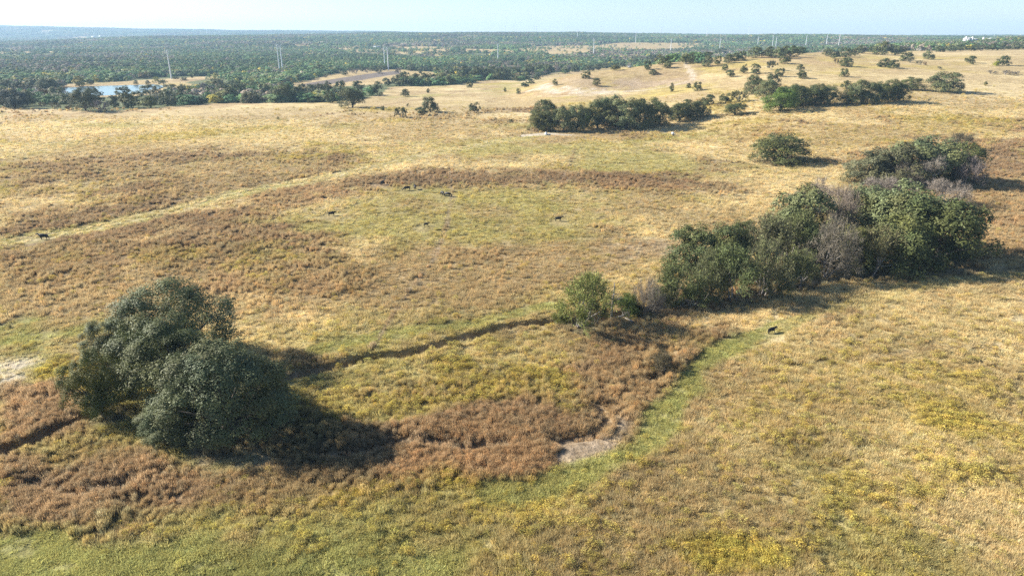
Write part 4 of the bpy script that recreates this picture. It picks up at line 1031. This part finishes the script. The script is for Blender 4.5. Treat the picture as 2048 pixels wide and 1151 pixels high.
# ------------------------------------------------------------------ cows
M_COW = plain('black hide', (.012, .011, .011), .55, .3, 4)
def skin_mesh(name, verts, edges, radii, mat, lv=2):
    me = bpy.data.meshes.new(name); me.from_pydata(verts, edges, [])
    o = bpy.data.objects.new(name, me); C.objects.link(o)
    md = o.modifiers.new('skin', 'SKIN'); md.use_smooth_shade = True
    for i, rr in enumerate(radii):
        me.skin_vertices[0].data[i].radius = (rr if isinstance(rr, tuple) else (rr, rr))
    me.skin_vertices[0].data[0].use_root = True
    s = o.modifiers.new('sub', 'SUBSURF'); s.levels = lv; s.render_levels = lv
    dg = bpy.context.evaluated_depsgraph_get()
    res = bpy.data.meshes.new_from_object(o.evaluated_get(dg)); res.name = name
    bpy.data.objects.remove(o); res.materials.clear(); res.materials.append(mat)
    return res
def cow_mesh(name, head):
    V, E, R = [], [], []
    def v(p, r_, par=None):
        V.append(p); R.append(r_)
        if par is not None: E.append((par, len(V) - 1))
        return len(V) - 1
    hip = v((-.62, 0, 1.02), (.33, .33)); mid_ = v((-.1, 0, .98), (.38, .40), hip); sh = v((.48, 0, 1.0), (.32, .36), mid_)
    if head == 'graze':
        n1 = v((.85, 0, .92), (.20, .22), sh); n2 = v((1.12, 0, .58), (.15, .16), n1); hd = v((1.26, 0, .34), (.13, .13), n2); mz = v((1.36, 0, .12), (.09, .08), hd); eb = hd
        er = [(1.22, .28, .42), (1.22, -.28, .42)]
    else:
        n1 = v((.82, 0, 1.12), (.20, .22), sh); n2 = v((1.06, 0, 1.26), (.15, .16), n1); hd = v((1.26, 0, 1.28), (.14, .14), n2); mz = v((1.55, 0, 1.14), (.09, .08), hd); eb = hd
        er = [(1.2, .30, 1.34), (1.2, -.30, 1.34)]
    for e in er: v(e, .045, eb)
    for sy in (.2, -.2):
        k = v((-.72, sy, .72), .17, hip); h = v((-.86 + sy * .5, sy, .42), .075, k); f = v((-.80 + sy * .6, sy, .06), .055, h); v((-.74 + sy * .6, sy, .02), .06, f)
        k = v((.5, sy, .70), .14, sh); h = v((.50 - sy * .5, sy, .40), .072, k); f = v((.50 - sy * .7, sy, .06), .055, h); v((.55 - sy * .7, sy, .02), .06, f)
    t = v((-.95, 0, 1.12), .06, hip); t2 = v((-1.06, 0, .8), .035, t); v((-1.06, 0, .45), .05, t2)
    return skin_mesh(name, V, E, R, M_COW)
COW_W = cow_mesh('cow', 'walk'); COW_G = cow_mesh('cow', 'graze')
COWS = [(88,478,180,'w',1.0,'black cow walking along the grassy track at the far left'),(765,369,70,'w',.9,'black cow farthest back in the field, seen from the front'),
 (814,381,200,'g',.95,'black cow grazing toward the left beside another cow'),(830,379,100,'w',.9,'black cow standing end-on just right of the grazing one'),
 (885,391,-60,'g',.9,'left one of two black cows close together in the yellow weeds'),(896,393,-25,'g',.9,'right one of two black cows close together in the yellow weeds'),
 (664,430,20,'w',.82,'black cow standing alone in the left middle of the field'),(853,452,10,'w',.58,'small dark calf alone in the middle of the field'),
 (1117,441,5,'w',.82,'black cow standing alone right of the herd, facing right'),(1543,664,25,'w',.68,'black cow on the green track below the grove')]
for px, py, az, k, s, lab in COWS:
    p = at(px, py)
    o = link(bpy.data.objects.new('calf' if 'calf' in lab else 'cow', COW_W if k == 'w' else COW_G)); o.location = (p.x, p.y, p.z - .02); o.rotation_euler = (0, 0, math.radians(az)); o.scale = (s * 1.25, s * 1.25, s * 1.25)
    o['label'] = lab; o['category'] = 'calf' if 'calf' in lab else 'cow'; o['group'] = 'black cattle in the field'

# ------------------------------------------------------------------ vehicle, tank, trailer
M_WHITE = plain('white paint', (.78, .78, .76), .35, .05, 2); M_DARK = plain('dark glass', (.02, .022, .025), .15, .1, 2)
M_RUB = plain('rubber', (.03, .03, .03), .8, .2, 4); M_GREYM = plain('weathered grey', (.40, .40, .41), .7, .25, 3)
def bevel(me, w, seg=2):
    import bmesh
    bm = bmesh.new(); bm.from_mesh(me); bmesh.ops.bevel(bm, geom=bm.edges[:] , offset=w, segments=seg, affect='EDGES', profile=.6); bm.to_mesh(me); bm.free(); return me
def wheel_mesh(rad, wd):
    g = Geo(); g.tube((0, -wd, 0), (0, wd, 0), rad, rad, n=16, cap=True); g.tube((0, -wd - .02, 0), (0, wd + .02, 0), rad * .5, rad * .5, (1, 1, 1), 12, True); return g.mesh('wheel', M_RUB)
p = at(1259, 136.5)
t = thing('utility_vehicle', 'white utility vehicle with dark windows parked at the wood edge on the mound', 'vehicle', p, math.radians(-118))
t.scale = (1.25,) * 3
g = Geo(); g.box(-1.9, 1.9, -.85, .85, .55, 1.15); part('body', bevel(g.mesh('body', M_WHITE), .1), t)
g = Geo(); g.add([(-1.5,-.75,1.15),(.7,-.75,1.15),(.7,.75,1.15),(-1.5,.75,1.15),(-1.3,-.65,1.78),(.2,-.65,1.78),(.2,.65,1.78),(-1.3,.65,1.78)], [(0,1,5,4),(1,2,6,5),(2,3,7,6),(3,0,4,7)], (1,1,1)); part('window', g.mesh('window', M_DARK), t)
g = Geo(); g.box(-1.4, .3, -.72, .72, 1.785, 1.87); part('roof', bevel(g.mesh('roof', M_WHITE), .03), t)
g = Geo(); g.box(1.9, 2.02, -.8, .8, .5, .72); part('bumper', g.mesh('bumper', M_RUB), t)
g = Geo(); g.box(1.905, 1.95, -.12, .12, .82, .98); hl = g.mesh('headlight', M_GREYM)
for s in (-.6, .6): o = part('headlight', hl, t); o.location = (0, s, 0)
wm_ = wheel_mesh(.38, .14)
for a in (-1.25, 1.25):
    for s in (-.82, .82): o = part('wheel', wm_, t); o.location = (a, s, .38)
p = at(1092, 270)
t = thing('water_tank', 'small white water tank on bare pale ground left below the dark oak row', 'tank', p, .3)
g = Geo(); g.tube((0, 0, 0), (0, 0, 1.25), .65, .65, n=18, cap=True); g.tube((0, 0, 1.25), (0, 0, 1.55), .6, .22, n=18, cap=True); part('tank_body', g.mesh('tank_body', M_WHITE), t)
g = Geo(); g.tube((0, 0, 1.552), (0, 0, 1.64), .24, .24, n=12, cap=True); part('lid', g.mesh('lid', M_GREYM), t)
p = at(1097, 270)
t = thing('water_trough', 'grey water trough beside the small white tank', 'trough', p, -.15)
g = Geo(); g.box(-1.1, 1.1, -.45, -.38, 0, .6); g.box(-1.1, 1.1, .38, .45, 0, .6); g.box(-1.1, -1.03, -.378, .378, 0, .6); g.box(1.03, 1.1, -.378, .378, 0, .6); g.box(-1.028, 1.028, -.378, .378, 0, .06); part('basin', g.mesh('basin', M_GREYM), t)
g = Geo(); g.box(-1.028, 1.028, -.376, .376, .40, .45); part('water', g.mesh('water', M_WATER), t)
p = at(1347, 271)
t = thing('farm_trailer', 'small grey and white farm trailer in the rusty grass right of the dark oak row', 'trailer', p, -.2)
g = Geo(); g.box(-1.5, 1.2, -.7, .7, .55, .65); part('bed', bevel(g.mesh('bed', M_GREYM), .02), t)
g = Geo(); g.tube((-1.1, 0, 1.2), (.3, 0, 1.2), .52, .52, n=16, cap=True); part('tank', g.mesh('tank', M_WHITE), t)
g = Geo(); g.box(-.02, .02, -.7, .7, .65, 1.1); o = part('rail', g.mesh('rail', M_GREYM), t); o.location = (.9, 0, 0)
g = Geo(); g.tube((1.2, -.4, .55), (2.6, 0, .45), .05, .05, n=6, cap=True); g.tube((1.2, .4, .55), (2.6, 0, .45), .05, .05, n=6, cap=True); part('drawbar', g.mesh('drawbar', M_GREYM), t)
wm_ = wheel_mesh(.4, .12)
for s in (-.82, .82): o = part('wheel', wm_, t); o.location = (-.2, s, .4)
# driftwood by the snag
M_LOG = plain('bleached wood', (.45, .41, .36), .9, .3, 6)
for px, py, az, L, lab in ((1243,633,.4,2.6,'bleached fallen log lying below the dead snag'),(1258,640,2.2,1.8,'short bleached log on the brown bank right of the snag')):
    p = at(px, py); g = Geo(); g.tube((-L / 2, 0, .15), (L / 2, .1, .3), .16, .08, n=7, cap=True); g.tube((.1, 0, .2), (.5, .5, .6), .06, .02, n=5)
    o = link(bpy.data.objects.new('fallen_log', g.mesh('fallen_log', M_LOG))); o.location = p; o.rotation_euler = (0, 0, az); o['label'] = lab; o['category'] = 'log'; o['group'] = 'fallen logs by the creek'

# ------------------------------------------------------------------ far buildings
M_WALL = plain('white wall', (.72, .70, .66), .8, .08, .3); M_ROOF = plain('pale roof', (.55, .55, .56), .6, .1, .3); M_BR = plain('blue-grey roof', (.22, .27, .34), .5, .1, .3)
def house(px, Y, L, D, Hh, lab, rz=0, towers=(), roofm=None, lift=0, nw=4):
    x = ub(px) * Y; z = gz(x, Y) + lift
    t = thing('house', lab, 'building', (x, Y, z), rz)
    g = Geo(); g.box(-L / 2, L / 2, -D / 2, D / 2, -lift - 4, Hh)
    for tx, tw, th in towers: g.box(tx - tw / 2, tx + tw / 2, -D / 2 - .4, -D / 2 - .4 + tw, -lift - 4, th)
    part('wall', g.mesh('wall', M_WALL), t)
    g = Geo(); e = .5; g.add([(-L/2-e,-D/2-e,Hh+.01),(L/2+e,-D/2-e,Hh+.01),(L/2+e,D/2+e,Hh+.01),(-L/2-e,D/2+e,Hh+.01),(-L/2+D*.25,0,Hh+D*.22),(L/2-D*.25,0,Hh+D*.22)], [(0,1,5,4),(2,3,4,5),(1,2,5),(3,0,4),(3,2,1,0)], (1,1,1))
    part('roof', g.mesh('roof', roofm or M_ROOF), t)
    for i in range(nw):
        xw = -L / 2 + L * (i + .5) / nw
        if any(abs(xw - tx) < tw / 2 + 1 for tx, tw, th in towers): continue
        g = Geo(); g.box(xw - L * .05, xw + L * .05, -D / 2 - .06, -D / 2 - .005, Hh * .35, Hh * .75); part('window', g.mesh('window', M_DARK), t)
    return t
house(1938, 1450, 15, 9, 6.5, 'white house with two towers rising from the trees at the right horizon', 0, ((-6.2, 2.6, 10), (6.2, 2.6, 9.6)), lift=4.5)
house(1952, 1450, 9, 7, 3.5, 'low white wing just right of the towered house', 0, lift=5, nw=2)
house(1969, 1480, 3, 3, 5.5, 'narrow white tower alone right of the towered house', 0, lift=5.5, nw=1)
house(1984, 1500, 9, 6, 2.5, 'long low white house near the right horizon', 0, lift=5.5, nw=2)
house(1991, 1480, 5, 5, 3.2, 'small white house at the right end of the horizon houses', 0, lift=4.5, nw=1)
house(1950, 1060, 10, 6, 2.8, 'grey-roofed shed at the foot of the right crest trees', 0, nw=2)
house(187, 5600, 32, 14, 7, 'left one of two long pale buildings on the far left ridge', 0, lift=9, nw=4)
house(201, 5600, 24, 14, 8, 'right one of two long pale buildings on the far left ridge', 0, lift=9, nw=4)
house(753, 2330, 26, 12, 4.5, 'long blue-roofed farm building above the pale clearing', 0, roofm=M_BR, lift=1, nw=5)

# ------------------------------------------------------------------ air
g = Geo(); g.box(-15500, 15500, -300, 11050, -40, 215)
hm = bpy.data.materials.new('haze'); hm.use_nodes = True; hn = hm.node_tree.nodes; hl_ = hm.node_tree.links
for q in list(hn): hn.remove(q)
ho = hn.new('ShaderNodeOutputMaterial'); pv = hn.new('ShaderNodeVolumePrincipled')
pv.inputs['Color'].default_value = (.50, .74, 1, 1); pv.inputs['Density'].default_value = 9.5e-5; pv.inputs['Anisotropy'].default_value = .1
hl_.new(pv.outputs[0], ho.inputs['Volume'])
hz = link(bpy.data.objects.new('haze', g.mesh('haze', None))); hz.data.materials.append(hm); hz['kind'] = 'stuff'; hz['label'] = 'thin blue air over the valley'
